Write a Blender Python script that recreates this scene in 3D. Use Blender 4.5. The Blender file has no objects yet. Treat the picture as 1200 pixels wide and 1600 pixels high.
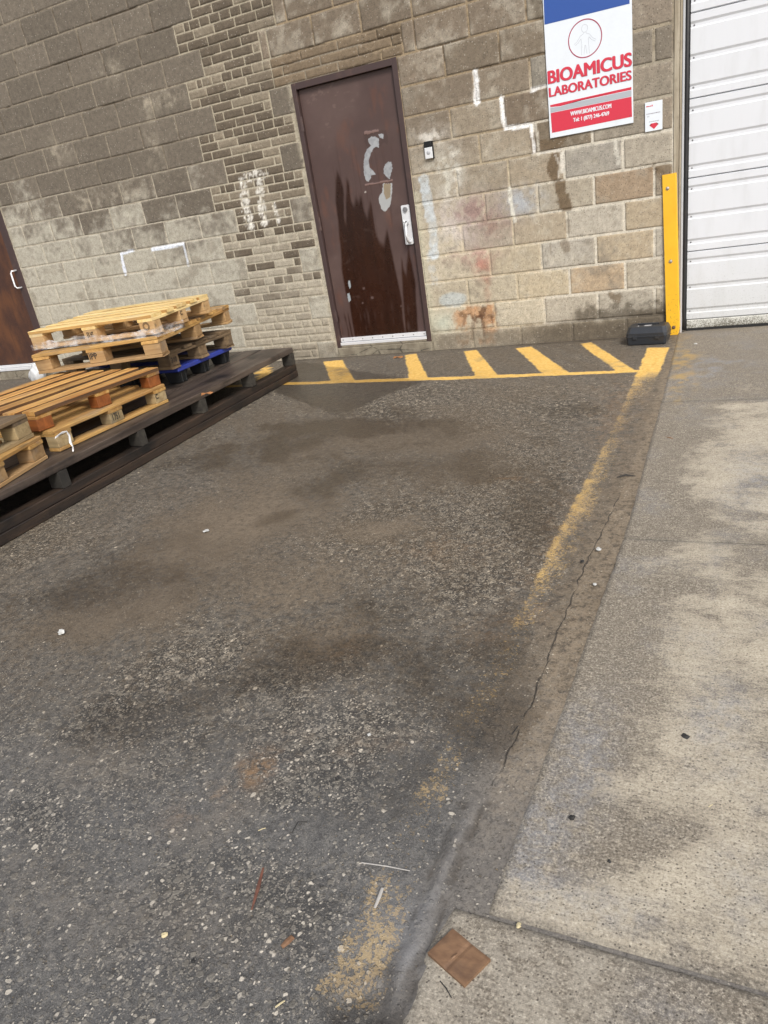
import bpy, bmesh, math, random
import numpy as np
from mathutils import Matrix, Vector

random.seed(7)
R = math.radians
scene = bpy.context.scene
COL = scene.collection

# ------------------------------------------------------------------ camera
CAM_POS = np.array([1.2954, -5.7486, 1.2229])
CAM_ROT = np.array([[0.90453633, 0.39813541, -0.15265067],
                    [0.03278505, -0.42188081, -0.90605834],
                    [-0.4251343, 0.81455803, -0.39465941]])   # rows: right, down, forward
FPX = 1113.91
cam_data = bpy.data.cameras.new("camera")
cam = bpy.data.objects.new("camera", cam_data)
COL.objects.link(cam)
cam_data.sensor_fit = 'HORIZONTAL'
cam_data.sensor_width = 36.0
cam_data.lens = 36.0 * FPX / 1200.0
cam_data.clip_start = 0.05
cam_data.clip_end = 500.0
mw = Matrix.Identity(4)
for i in range(3):
    mw[i][0] = CAM_ROT[0][i]
    mw[i][1] = -CAM_ROT[1][i]
    mw[i][2] = -CAM_ROT[2][i]
    mw[i][3] = CAM_POS[i]
cam.matrix_world = mw
scene.camera = cam

# ------------------------------------------------------------------ sky and sun (bright overcast)
to_sun = Vector((0.50, -0.60, 0.74)).normalized()
SUN_EL = math.asin(to_sun.z)
SUN_ROT = math.atan2(to_sun.x, to_sun.y)
world = bpy.data.worlds.new("World")
scene.world = world
world.use_nodes = True
wn = world.node_tree
wn.nodes.clear()
sky = wn.nodes.new('ShaderNodeTexSky')
sky.sky_type = 'NISHITA'
sky.sun_disc = False
sky.sun_elevation = SUN_EL
sky.sun_rotation = SUN_ROT
sky.air_density = 1.0
sky.dust_density = 3.5
sky.ozone_density = 1.0
hsv = wn.nodes.new('ShaderNodeHueSaturation')
hsv.inputs['Saturation'].default_value = 0.52
bg = wn.nodes.new('ShaderNodeBackground')
bg.inputs['Strength'].default_value = 0.12
wo = wn.nodes.new('ShaderNodeOutputWorld')
wn.links.new(sky.outputs[0], hsv.inputs['Color'])
wn.links.new(hsv.outputs[0], bg.inputs['Color'])
wn.links.new(bg.outputs[0], wo.inputs['Surface'])

sun_data = bpy.data.lights.new("sun", 'SUN')
sun_data.energy = 1.7
sun_data.angle = R(14)
sun_data.color = (1.0, 0.96, 0.90)
sun = bpy.data.objects.new("sun", sun_data)
COL.objects.link(sun)
sun.rotation_euler = to_sun.to_track_quat('Z', 'Y').to_euler()
sun.location = (3, -5, 8)

scene.view_settings.view_transform = 'Standard'
scene.view_settings.look = 'None'
scene.view_settings.exposure = 0.6
scene.view_settings.gamma = 1.0
scene.view_settings.use_curve_mapping = False
scene.cycles.max_bounces = 6
scene.cycles.transparent_max_bounces = 8


# ------------------------------------------------------------------ numeric helpers
def ray(u, v):
    d = np.array([(u - 600) / FPX, (v - 800) / FPX, 1.0]) @ CAM_ROT
    return d


def wp(u, v):
    """x, z on the wall plane y = 0 seen at photo position (u, v)"""
    d = ray(u, v)
    t = -CAM_POS[1] / d[1]
    P = CAM_POS + t * d
    return np.array([P[0], P[2]])


def gp(u, v, z=0.0):
    """x, y on the ground seen at photo position (u, v)"""
    d = ray(u, v)
    t = (z - CAM_POS[2]) / d[2]
    P = CAM_POS + t * d
    return np.array([P[0], P[1]])


def pix(X, Y, Z):
    q = (np.stack([X, Y, Z], -1) - CAM_POS) @ CAM_ROT.T
    w = np.where(q[..., 2] > 0.05, q[..., 2], np.nan)
    u = 600 + FPX * q[..., 0] / w
    v = 800 + FPX * q[..., 1] / w
    return np.nan_to_num(u, nan=-9e3), np.nan_to_num(v, nan=-9e3)


def _h(ix, iy, seed):
    h = (ix * 374761393 + iy * 668265263 + seed * 144269504) & 0xffffffff
    h = ((h ^ (h >> 13)) * 1274126177) & 0xffffffff
    return ((h ^ (h >> 16)) & 0xffff) / 65535.0


def vnoise(x, y, seed=0):
    x = np.asarray(x, float) + 1000.0
    y = np.asarray(y, float) + 1000.0
    ix = np.floor(x).astype(np.int64)
    iy = np.floor(y).astype(np.int64)
    fx = x - ix
    fy = y - iy
    fx = fx * fx * (3 - 2 * fx)
    fy = fy * fy * (3 - 2 * fy)
    a = _h(ix, iy, seed); b = _h(ix + 1, iy, seed)
    c = _h(ix, iy + 1, seed); d = _h(ix + 1, iy + 1, seed)
    return (a * (1 - fx) + b * fx) * (1 - fy) + (c * (1 - fx) + d * fx) * fy


def fbm(x, y, seed=0, octv=4):
    s = 0; a = 1; t = 0; f = 1
    for i in range(octv):
        s = s + a * vnoise(x * f, y * f, seed + i * 17)
        t += a; a *= 0.55; f *= 2.03
    return s / t


def sst(lo, hi, x):
    t = np.clip((x - lo) / (hi - lo), 0, 1)
    return t * t * (3 - 2 * t)


def lin(c):
    c = np.asarray(c, float) / 255.0
    return np.where(c <= 0.04045, c / 12.92, ((c + 0.055) / 1.055) ** 2.4)


def S(r, g, b, k=0.85):
    return lin((r, g, b)) * k


def mixc(a, b, t):
    return a * (1 - t[..., None]) + b * t[..., None]


def seg_d(px, pz, a, b):
    a = np.asarray(a); b = np.asarray(b)
    ab = b - a
    t = np.clip(((px - a[0]) * ab[0] + (pz - a[1]) * ab[1]) / (ab @ ab + 1e-12), 0, 1)
    return np.hypot(px - a[0] - t * ab[0], pz - a[1] - t * ab[1])


def poly_d(px, pz, pts):
    d = None
    for i in range(len(pts) - 1):
        s = seg_d(px, pz, pts[i], pts[i + 1])
        d = s if d is None else np.minimum(d, s)
    return d


def in_poly(px, py, pts):
    c = np.zeros(px.shape, bool)
    n = len(pts)
    for i in range(n):
        x0, y0 = pts[i]; x1, y1 = pts[(i + 1) % n]
        if y0 == y1:
            continue
        cond = ((y0 > py) != (y1 > py)) & (px < (x1 - x0) * (py - y0) / (y1 - y0) + x0)
        c ^= cond
    return c


def sd_poly(px, py, pts):
    d = poly_d(px, py, list(pts) + [pts[0]])
    return np.where(in_poly(px, py, pts), d, -d)      # positive inside


# ------------------------------------------------------------------ material helpers
class NT:
    def __init__(self, name):
        self.m = bpy.data.materials.new(name)
        self.m.use_nodes = True
        self.t = self.m.node_tree
        self.t.nodes.clear()
        self.out = self.t.nodes.new('ShaderNodeOutputMaterial')
        self.b = self.t.nodes.new('ShaderNodeBsdfPrincipled')
        self.t.links.new(self.b.outputs[0], self.out.inputs['Surface'])

    def link(self, a, b):
        self.t.links.new(a, b)

    def _in(self, sock, v):
        if isinstance(v, bpy.types.NodeSocket):
            self.t.links.new(v, sock)
        elif v is not None:
            if sock.type == 'RGBA' and len(v) == 3:
                v = (*v, 1.0)
            sock.default_value = v

    def set(self, name, v):
        self._in(self.b.inputs[name], v)

    def math(self, op, a, b=None, c=None, clamp=False):
        n = self.t.nodes.new('ShaderNodeMath')
        n.operation = op
        n.use_clamp = clamp
        self._in(n.inputs[0], a)
        if b is not None: self._in(n.inputs[1], b)
        if c is not None: self._in(n.inputs[2], c)
        return n.outputs[0]

    def sstep(self, lo, hi, x):
        n = self.t.nodes.new('ShaderNodeMapRange')
        n.interpolation_type = 'SMOOTHSTEP'
        self._in(n.inputs['Value'], x)
        self._in(n.inputs['From Min'], lo)
        self._in(n.inputs['From Max'], hi)
        return n.outputs[0]

    def mix(self, f, a, b, mode='MIX'):
        n = self.t.nodes.new('ShaderNodeMix')
        n.data_type = 'RGBA'
        n.blend_type = mode
        self._in(n.inputs[0], f)
        self._in(n.inputs[6], tuple(a) if not isinstance(a, bpy.types.NodeSocket) else a)
        self._in(n.inputs[7], tuple(b) if not isinstance(b, bpy.types.NodeSocket) else b)
        return n.outputs[2]

    def coord(self, kind='Object'):
        if kind == 'Position':
            return self.t.nodes.new('ShaderNodeNewGeometry').outputs['Position']
        return self.t.nodes.new('ShaderNodeTexCoord').outputs[kind]

    def mapping(self, vec, scale=(1, 1, 1), loc=None):
        n = self.t.nodes.new('ShaderNodeMapping')
        self._in(n.inputs['Vector'], vec)
        n.inputs['Scale'].default_value = scale
        if loc is not None: self._in(n.inputs['Location'], loc)
        return n.outputs[0]

    def noise(self, vec, scale, detail=3.0, rough=0.55, out=0, dist=0.0):
        n = self.t.nodes.new('ShaderNodeTexNoise')
        self._in(n.inputs['Vector'], vec)
        n.inputs['Scale'].default_value = scale
        n.inputs['Detail'].default_value = detail
        n.inputs['Roughness'].default_value = rough
        n.inputs['Distortion'].default_value = dist
        return n.outputs[out]

    def vor(self, vec, scale, feature='F1', dim='3D', rnd=1.0):
        n = self.t.nodes.new('ShaderNodeTexVoronoi')
        n.voronoi_dimensions = dim
        n.feature = feature
        self._in(n.inputs['Vector'], vec)
        n.inputs['Scale'].default_value = scale
        n.inputs['Randomness'].default_value = rnd
        return n

    def sep(self, c):
        n = self.t.nodes.new('ShaderNodeSeparateColor')
        self._in(n.inputs[0], c)
        return n.outputs

    def attr(self, name):
        n = self.t.nodes.new('ShaderNodeAttribute')
        n.attribute_name = name
        return n

    def vadd(self, a, b, scale=None):
        if scale is not None:
            s = self.t.nodes.new('ShaderNodeVectorMath'); s.operation = 'SCALE'
            self._in(s.inputs[0], b); s.inputs['Scale'].default_value = scale
            b = s.outputs[0]
        n = self.t.nodes.new('ShaderNodeVectorMath'); n.operation = 'ADD'
        self._in(n.inputs[0], a); self._in(n.inputs[1], b)
        return n.outputs[0]

    def bump(self, h, strength=0.5, dist=0.002):
        n = self.t.nodes.new('ShaderNodeBump')
        n.inputs['Strength'].default_value = strength
        n.inputs['Distance'].default_value = dist
        self._in(n.inputs['Height'], h)
        self.link(n.outputs[0], self.b.inputs['Normal'])

    def rand(self):
        return self.t.nodes.new('ShaderNodeObjectInfo').outputs['Random']


def paint_mat(name, col, rough=0.45, metal=0.0, dirt=0.25, dirtcol=(0.1, 0.085, 0.06), scale=9.0, bump=0.15):
    m = NT(name)
    o = m.coord('Object')
    n = m.noise(o, scale, 5.0, 0.6)
    n2 = m.noise(o, scale * 9, 3.0)
    f = m.math('MULTIPLY', m.sstep(0.5, 0.78, n), dirt)
    v = m.mix(m.math('MULTIPLY', n2, 0.25), col, tuple(c * 0.75 for c in col))
    m.set('Base Color', m.mix(f, v, dirtcol))
    m.set('Roughness', m.math('MULTIPLY_ADD', n2, 0.2, rough - 0.1))
    m.set('Metallic', metal)
    if bump:
        m.bump(n2, bump, 0.001)
    return m.m


def wood_mat(name, ca, cb, stain=(0.05, 0.04, 0.03), stain_amt=0.3, rough=0.75, var=0.35):
    m = NT(name)
    o = m.coord('Object')
    r = m.rand()
    off = m.t.nodes.new('ShaderNodeCombineXYZ')
    m._in(off.inputs[0], m.math('MULTIPLY', r, 37.0))
    m._in(off.inputs[1], m.math('MULTIPLY', r, 91.0))
    m._in(off.inputs[2], m.math('MULTIPLY', r, 53.0))
    p = m.vadd(o, off.outputs[0])
    g1 = m.noise(m.mapping(p, (1.6, 28, 28)), 1.0, 5.0, 0.62, dist=0.6)
    g2 = m.noise(m.mapping(p, (5, 160, 160)), 1.0, 3.0, 0.6)
    big = m.noise(p, 3.2, 4.0, 0.6)
    c = m.mix(m.sstep(0.3, 0.7, g1), ca, cb)
    c = m.mix(m.math('MULTIPLY', m.sstep(0.55, 0.7, g2), 0.35), c, tuple(x * 0.45 for x in cb))
    kn = m.vor(m.mapping(p, (2.2, 9, 9)), 1.0)
    kd = m.math('MULTIPLY', m.sstep(0.13, 0.05, kn.outputs['Distance']), 0.7)
    c = m.mix(kd, c, tuple(x * 0.35 for x in ca))
    c = m.mix(m.math('MULTIPLY', m.sstep(0.48, 0.72, big), stain_amt), c, stain)
    sp = m.noise(m.mapping(p, (1.1, 70, 70)), 1.0, 2.0, 0.5, dist=1.2)
    c = m.mix(m.math('MULTIPLY', m.sstep(0.30, 0.24, sp), 0.8), c, tuple(x * 0.3 for x in stain))
    gy = m.noise(m.mapping(p, (2.2, 7, 7)), 1.0, 4.0, 0.6)
    gv = sum(cb) / 3
    c = m.mix(m.math('MULTIPLY', m.sstep(0.5, 0.72, gy), 0.4), c, (gv * .95, gv * .9, gv * .82))
    br = m.math('MULTIPLY_ADD', r, var, 1.0 - var * 0.5)
    hs = m.t.nodes.new('ShaderNodeHueSaturation')
    m._in(hs.inputs['Value'], br)
    m._in(hs.inputs['Color'], c)
    m.set('Base Color', hs.outputs[0])
    m.set('Roughness', rough)
    m.bump(m.math('ADD', g1, m.math('MULTIPLY', g2, 0.6)), 0.5, 0.002)
    return m.m


# ------------------------------------------------------------------ object helpers
def tag(o, label=None, cat=None, group=None, kind=None):
    if label: o["label"] = label
    if cat: o["category"] = cat
    if group: o["group"] = group
    if kind: o["kind"] = kind
    return o


def empty(name, loc=(0, 0, 0), rot=(0, 0, 0)):
    o = bpy.data.objects.new(name, None)
    o.empty_display_size = 0.1
    o.location = loc
    o.rotation_euler = rot
    COL.objects.link(o)
    return o


def link_mesh(name, me, mat=None, parent=None, loc=(0, 0, 0), rot=(0, 0, 0)):
    o = bpy.data.objects.new(name, me)
    if mat is not None and len(me.materials) == 0:
        me.materials.append(mat)
    o.location = loc
    o.rotation_euler = rot
    if parent is not None: o.parent = parent
    COL.objects.link(o)
    return o


def bm_obj(name, bm, mat, parent=None, loc=(0, 0, 0), rot=(0, 0, 0), smooth=False):
    me = bpy.data.meshes.new(name)
    bm.normal_update()
    bm.to_mesh(me)
    bm.free()
    if smooth:
        for p in me.polygons: p.use_smooth = True
    return link_mesh(name, me, mat, parent, loc, rot)


def add_box(bm, x0, x1, y0, y1, z0, z1, bev=0.0, jit=0.0, seg=1):
    vs = [bm.verts.new((x, y, z)) for x in (x0, x1) for y in (y0, y1) for z in (z0, z1)]
    idx = [(0, 1, 3, 2), (4, 6, 7, 5), (0, 4, 5, 1), (2, 3, 7, 6), (0, 2, 6, 4), (1, 5, 7, 3)]
    fs = [bm.faces.new([vs[i] for i in f]) for f in idx]
    if bev > 0:
        es = list({e for f in fs for e in f.edges})
        bmesh.ops.bevel(bm, geom=es, offset=bev, segments=seg, profile=0.5, affect='EDGES')
    return vs


def add_cyl(bm, c, axis, r, h, n=16, r2=None):
    """cylinder from c along axis (unit) of height h"""
    axis = Vector(axis).normalized()
    q = Vector((0, 0, 1)).rotation_difference(axis)
    r2 = r if r2 is None else r2
    a = []; b = []
    for i in range(n):
        t = 2 * math.pi * i / n
        a.append(bm.verts.new(Vector(c) + q @ Vector((r * math.cos(t), r * math.sin(t), 0))))
        b.append(bm.verts.new(Vector(c) + q @ Vector((r2 * math.cos(t), r2 * math.sin(t), h))))
    for i in range(n):
        j = (i + 1) % n
        bm.faces.new((a[i], a[j], b[j], b[i]))
    bm.faces.new(list(reversed(a)))
    bm.faces.new(b)


def add_dome(bm, c, axis, r, h, n=12, rings=4):
    axis = Vector(axis).normalized()
    q = Vector((0, 0, 1)).rotation_difference(axis)
    rows = []
    for k in range(rings):
        t = k / rings * math.pi / 2
        rows.append([bm.verts.new(Vector(c) + q @ Vector((r * math.cos(t) * math.cos(2 * math.pi * i / n), r * math.cos(t) * math.sin(2 * math.pi * i / n), h * math.sin(t)))) for i in range(n)])
    top = bm.verts.new(Vector(c) + q @ Vector((0, 0, h)))
    for k in range(rings - 1):
        for i in range(n):
            j = (i + 1) % n
            bm.faces.new((rows[k][i], rows[k][j], rows[k + 1][j], rows[k + 1][i]))
    for i in range(n):
        bm.faces.new((rows[-1][i], rows[-1][(i + 1) % n], top))


def add_tube(bm, pts, r, n=8, flat=1.0):
    pts = [Vector(p) for p in pts]
    rings = []
    for i, p in enumerate(pts):
        d = (pts[min(i + 1, len(pts) - 1)] - pts[max(i - 1, 0)]).normalized()
        up = Vector((0, 0, 1)) if abs(d.z) < 0.9 else Vector((1, 0, 0))
        s = d.cross(up).normalized(); u = s.cross(d).normalized()
        rr = r[i] if isinstance(r, (list, tuple)) else r
        rings.append([bm.verts.new(p + s * rr * math.cos(2 * math.pi * k / n) + u * rr * flat * math.sin(2 * math.pi * k / n)) for k in range(n)])
    for a, b in zip(rings, rings[1:]):
        for k in range(n):
            bm.faces.new((a[k], a[(k + 1) % n], b[(k + 1) % n], b[k]))
    bm.faces.new(list(reversed(rings[0])))
    bm.faces.new(rings[-1])


def add_prism(bm, pts, y0, y1):
    """outline in x, z extruded from y0 to y1"""
    a = [bm.verts.new((p[0], y0, p[1])) for p in pts]
    b = [bm.verts.new((p[0], y1, p[1])) for p in pts]
    n = len(pts)
    for i in range(n):
        j = (i + 1) % n
        bm.faces.new((a[i], a[j], b[j], b[i]))
    f = bm.faces.new(list(reversed(a))); g = bm.faces.new(b)
    bmesh.ops.triangulate(bm, faces=[f, g])
    bmesh.ops.recalc_face_normals(bm, faces=bm.faces)


def grid_mesh(name, xs, ys, P, attrs, mask=None, smooth=True):
    """P(X, Y) -> array (ny, nx, 3); attrs {name: array (ny, nx, 4)}"""
    nx, ny = len(xs), len(ys)
    idx = np.arange(nx * ny).reshape(ny, nx)
    q = np.stack([idx[:-1, :-1], idx[:-1, 1:], idx[1:, 1:], idx[1:, :-1]], -1)
    if mask is not None: q = q[mask]
    return raw_mesh(name, P.reshape(-1, 3), q.reshape(-1, 4), {k: a.reshape(-1, 4) for k, a in attrs.items()}, smooth)


def raw_mesh(name, V, F, attrs, smooth=True):
    me = bpy.data.meshes.new(name)
    n, m = len(V), len(F)
    me.vertices.add(n)
    me.vertices.foreach_set('co', np.asarray(V, np.float32).ravel())
    me.loops.add(m * 4)
    me.loops.foreach_set('vertex_index', np.asarray(F, np.int32).ravel())
    me.polygons.add(m)
    me.polygons.foreach_set('loop_start', np.arange(0, m * 4, 4, dtype=np.int32))
    me.polygons.foreach_set('use_smooth', np.full(m, smooth))
    me.update(calc_edges=True)
    for k, a in attrs.items():
        at = me.attributes.new(k, 'FLOAT_COLOR', 'POINT')
        at.data.foreach_set('color', np.asarray(a, np.float32).ravel())
    me.validate()
    return me


# ================================================================== THE GROUND
def axis_pts(fine0, fine1, step, far0, far1, extra=()):
    a = list(np.arange(fine0, fine1 + step * 0.5, step))
    g = step
    x = fine1
    while x < far1:
        g *= 1.6; x += g; a.append(min(x, far1))
    g = step
    x = fine0
    while x > far0:
        g *= 1.6; x -= g; a.append(max(x, far0))
    a += list(extra)
    a = np.array(sorted(set(np.round(a, 5))))
    return a


def blob(u, v, cu, cv, ru, rv, ang=0.0):
    a = math.radians(ang)
    du = u - cu; dv = v - cv
    p = (du * math.cos(a) + dv * math.sin(a)) / ru
    q = (-du * math.sin(a) + dv * math.cos(a)) / rv
    return np.exp(-(p * p + q * q) ** 1.3)


def stripes_sd(X, Y):
    """signed distance (positive inside) to the painted hatch and the long edge line"""
    d = np.full(X.shape, -1.0)
    quads = [((-1.97, -.166), (-1.79, -.139), (-1.29, -.90), (-1.50, -.92)),
             ((-1.19, -.124), (-1.10, -.08), (-.646, -.98), (-.80, -.99)),
             ((-.66, -.126), (-.556, -.09), (-.13, -.97), (-.29, -.99)),
             ((-.22, -.135), (-.10, -.10), (.36, -.98), (.19, -1.0)),
             ((.278, -.126), (.371, -.11), (.775, -1.0), (.67, -1.02)),
             ((-2.72, -.17), (-2.56, -.14), (-2.03, -.88), (-2.2, -.90))]
    for k in range(5):
        o = -3.45 - k * .75
        quads.append(((o, -.17), (o + .15, -.14), (o + .68, -.88), (o + .52, -.90)))
    for q in quads:
        d = np.maximum(d, sd_poly(X, Y, q))
    d = np.maximum(d, sd_poly(X, Y, [(-7.5, -.72), (-1.9, -.845), (-.2, -.945), (.8, -1.0), (.8, -1.065), (-.2, -1.03), (-1.97, -.925), (-7.5, -.8)]))
    edge = [(.80, -.40), (.945, -.42), (.935, -1.1), (.905, -1.9), (.862, -2.83), (.85, -3.5), (.826, -3.8), (.80, -4.2), (.765, -4.6), (.80, -5.05), (.80, -5.3),
            (.69, -5.3), (.688, -5.02), (.70, -4.53), (.742, -3.84), (.748, -3.22), (.771, -2.76), (.791, -1.95), (.795, -1.3)]
    de = sd_poly(X, Y, edge)
    return d, de


def build_asphalt():
    xs = axis_pts(-2.3, 1.05, 0.0125, -60, 60)
    ys = axis_pts(-5.62, 0.0, 0.0125, -60, 0.0)
    X, Y = np.meshgrid(xs, ys)
    U, V = pix(X, Y, np.zeros_like(X))
    Uj = U + (fbm(X * 5, Y * 5, 3) - .5) * 60
    Vj = V + (fbm(X * 5, Y * 5, 9) - .5) * 45
    n1 = fbm(X * 1.7, Y * 1.7, 21)
    n2 = fbm(X * 6, Y * 6, 31)
    n3 = fbm(X * 20, Y * 20, 41)
    # exposed stone density, dirt film and dark smears, traced on to the ground plane
    K = 1.0504

    def zones(lst):
        o = np.zeros_like(X)
        for (a, b, c, d, e, f) in lst:
            o = o + f * blob(Uj, Vj, a * K, 540 + b * K, c * K, d * K, e)
        return o
    dens = 0.22 + 0.7 * (n2 - .5) + 0.5 * (n3 - .5)
    dens += zones([(700, 310, 150, 75, -3, .75), (770, 195, 90, 65, 0, .55), (760, 100, 170, 36, 0, .5), (540, 84, 150, 16, 0, .6), (500, 60, 420, 14, 0, .4), (275, 470, 115, 42, -20, .7), (330, 445, 50, 24, -20, .4), (520, 580, 125, 42, -15, .6), (60, 290, 90, 26, -25, .7),
                   (510, 300, 70, 30, -10, .45), (560, 245, 60, 30, -20, .35), (380, 540, 90, 40, -20, .4), (40, 690, 60, 50, 0, .5), (470, 650, 150, 45, 0, .4), (200, 620, 100, 50, 0, .25), (300, 850, 260, 110, 0, .22), (120, 560, 90, 30, -20, .3), (300, 120, 130, 16, -32, .3), (450, 830, 80, 60, 0, .25)])
    sk = fbm((X * .8 + Y * .6) * 14, (-X * .6 + Y * .8) * 3, 57)
    dirt = 0.40 + 0.6 * (n1 - .45) + .5 * (sk - .5)
    dirt += zones([(390, 250, 140, 45, -10, .45), (560, 272, 70, 18, -5, .6), (450, 350, 95, 35, -15, .45), (300, 290, 140, 55, -15, .45), (190, 400, 140, 34, -15, .45), (470, 150, 170, 45, -8, .45), (640, 130, 110, 22, 0, .5), (700, 190, 90, 24, 0, .4), (470, 440, 90, 45, -10, .45), (60, 420, 90, 30, 0, .35), (720, 560, 60, 50, 0, .5)])
    dirt *= 1 - 0.8 * sst(1000, 1250, V)
    dens -= 0.45 * np.clip(dirt - .35, 0, 1)
    light = zones([(390, 255, 130, 34, -10, .6), (565, 270, 60, 13, -5, .9), (450, 350, 80, 26, -15, .6), (300, 300, 110, 40, -20, .5), (200, 405, 110, 22, -15, .5), (130, 615, 90, 40, 0, .45), (330, 700, 90, 26, -30, .5), (250, 860, 160, 60, 0, .35), (60, 800, 80, 80, 0, .25)]) * (.4 + 1.1 * sk)
    # damp patches
    damp = 0.20 + .9 * (fbm(X * 1.3 + 3, Y * 2.2, 25) - .5) + .7 * (n2 - .5)
    damp += zones([(420, 150, 130, 28, -12, .7), (600, 118, 100, 16, 0, .6), (470, 215, 100, 24, -30, .6), (100, 370, 110, 26, -10, .6), (490, 465, 80, 28, -5, .6), (250, 335, 110, 20, 8, .45), (640, 500, 90, 55, -20, .55), (725, 560, 60, 50, 0, .7), (720, 180, 60, 24, 0, .6), (790, 260, 50, 60, 20, .5), (830, 110, 60, 50, 0, .4),
                   (560, 385, 60, 34, 0, .4), (430, 490, 120, 22, -15, .5), (210, 560, 140, 36, -15, .45), (600, 640, 50, 60, 0, .45), (330, 590, 120, 26, -25, .35), (750, 430, 40, 60, 20, .45), (560, 700, 80, 40, 0, .4)]) * (.35 + 1.3 * sk)
    patch = [gp(*p) for p in [(425, 588), (470, 566), (535, 575), (660, 596), (600, 617), (548, 642), (520, 645), (470, 627), (430, 612)]]
    pd = sd_poly(X + (n3 - .5) * .02, Y + (fbm(X * 9, Y * 9, 77) - .5) * .05, patch)
    patchm = sst(-0.03, 0.03, pd)
    # gutter strip between asphalt and concrete
    gx = np.interp(Y, [-5.4, -4.9, -4.3, -3.6, -2.8, -1.9, -1.2, -.4], [.80, .80, .80, .83, .86, .90, .925, .96])
    gut = sst(-0.035, 0.035, X - gx + (n3 - .5) * .06 + (n2 - .5) * .05)
    smooth = np.maximum(gut, patchm * .9)
    for (a, b, c, d, e, f) in [(490, 1300, 85, 32, 8, .9), (650, 1290, 60, 90, 30, .7), (660, 1420, 50, 110, 25, .8), (420, 960, 110, 45, -20, .3), (740, 1110, 90, 60, 0, .5)]:
        smooth = np.maximum(smooth, f * blob(Uj, Vj, a, b, c, d, e))
    dens = dens + .10 * sst(950, 1200, V) * (1 - blob(Uj, Vj, 600, 1150, 140, 55, -20))
    dens = dens * (1 - .9 * smooth)
    damp = damp * (1 - patchm) + 1.3 * patchm + .7 * sst(-.09, -.015, Y + (n3 - .5) * .06)
    for (a, b, c, d, e, f) in [(565, 1570, 60, 50, 0, 1.0), (640, 1000, 110, 50, -20, .3), (790, 1130, 50, 60, 0, .5), (840, 800, 60, 60, 0, .35), (500, 1000, 160, 40, -20, .25), (700, 1180, 60, 60, 0, .4)]:
        damp += f * blob(Uj, Vj, a, b, c, d, e)
    # yellow paint: distance field times wear
    d1, de = stripes_sd(X + (n3 - .5) * .02, Y + (fbm(X * 25, Y * 25, 5) - .5) * .02)
    hatch = sst(-0.010, 0.010, d1) * np.clip(.92 + .5 * (n3 - .5), 0, 1)
    hatch = hatch * (1 - .25 * sst(.55, .75, n2))
    wear = np.interp(Y, [-5.4, -5.16, -5.12, -5.0, -4.92, -4.86, -4.72, -4.66, -4.6, -4.5, -4.42, -3.95, -3.8, -3.6, -3.3, -2.9, -2.6, -2.3, -2.0, -1.6, -1.2, -1.0, -.4],
                     [0, 0, .50, .52, .42, .20, .22, .38, .40, .28, .24, .26, .33, .41, .40, .40, .37, .30, .26, .28, .47, .92, .95])
    lft = np.interp(Y, [-5.3, -3.8, -2.8, -1.3, -.4], [.69, .742, .771, .795, .80])
    wear = wear + (n2 - .5) * .22 + (n3 - .5) * .4 + .16 * sst(.07, .0, X - lft) * (Y < -1.0) * (Y > -4.0) - .10 * sst(.04, .10, X - lft) * (Y < -1.2)
    line = sst(-0.014, 0.012, de) * np.clip(wear, 0, 1)
    line *= 1 - .9 * blob(Uj, Vj, 700, 1180, 25, 25) * 0
    paint = np.maximum(hatch, line)
    # other stains
    rust = np.zeros_like(X)
    for (a, b, c, d, e, f) in [(345, 1230, 95, 26, -32, .8), (440, 1185, 90, 24, -20, .6), (790, 753, 50, 4, 0, .9), (590, 1160, 60, 20, -10, .35), (540, 1020, 60, 25, 0, .25), (700, 860, 80, 25, 0, .3), (960, 640, 40, 60, 20, .5), (880, 830, 30, 60, 25, .4), (830, 930, 40, 30, 0, .5), (770, 990, 60, 30, -20, .3)]:
        rust += f * blob(Uj, Vj, a, b, c, d, e)
    rust *= sst(.3, .65, n3)
    wash = .25 * sst(.55, .8, n2) * sst(1000, 1200, V)
    rl = [gp(*p) for p in [(745, 1250), (715, 1310), (690, 1380), (655, 1450), (630, 1520), (600, 1600)]]
    rd = poly_d(X + (n3 - .5) * .012, Y, rl)
    ridge = sst(.022, .003, rd) * sst(-4.55, -4.75, Y)
    rd2 = poly_d(X - .020 + (n3 - .5) * .03, Y, rl); rd3 = poly_d(X + .026 + (n3 - .5) * .03, Y, rl)
    seam = (sst(.016, .003, rd2) * 1.0 + sst(.014, .003, rd3) * .7) * sst(-4.5, -4.7, Y) * sst(.25, .5, fbm(X * 26, Y * 26, 91))
    damp = damp + 1.1 * seam
    wash = np.clip(wash + .34 * ridge * sst(.25, .6, n3 + .3 * (n2 - .5)) + .35 * blob(Uj, Vj, 640, 1480, 60, 60) + .3 * blob(Uj, Vj, 590, 1450, 60, 90, 25), 0, 1)
    # the long crack beside the pavement as a signed distance
    ckl = np.interp(Y, [-5.4, -4.9, -4.725, -4.5, -4.32, -4.0, -3.678, -3.4, -3.09, -2.4, -.4], [.80, .825, .853, .862, .875, .878, .886, .902, .92, .95, .965])
    cd = X - ckl + (fbm(Y * 22, X * 0, 8) - .5) * .016
    cd = np.where((Y > -4.62) & (Y < -2.95), cd, .2)
    # relief
    Z = (n1 - .5) * .014 * 0.6 + (n2 - .5) * .004 + (n3 - .5) * .0025
    Z = Z * sst(1.2, .6, np.abs(X - .0) / 3) - .002
    Z -= .006 * np.clip(seam, 0, 1)
    Z += ridge * (.006 + .006 * (fbm(X * 10, Y * 60, 55) - .5))
    Z -= .016 * sst(.3, .8, blob(Uj, Vj, 570, 1580, 62, 45))
    Z += .006 * blob(U, V, 500, 1290, 90, 30, 8)
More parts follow.
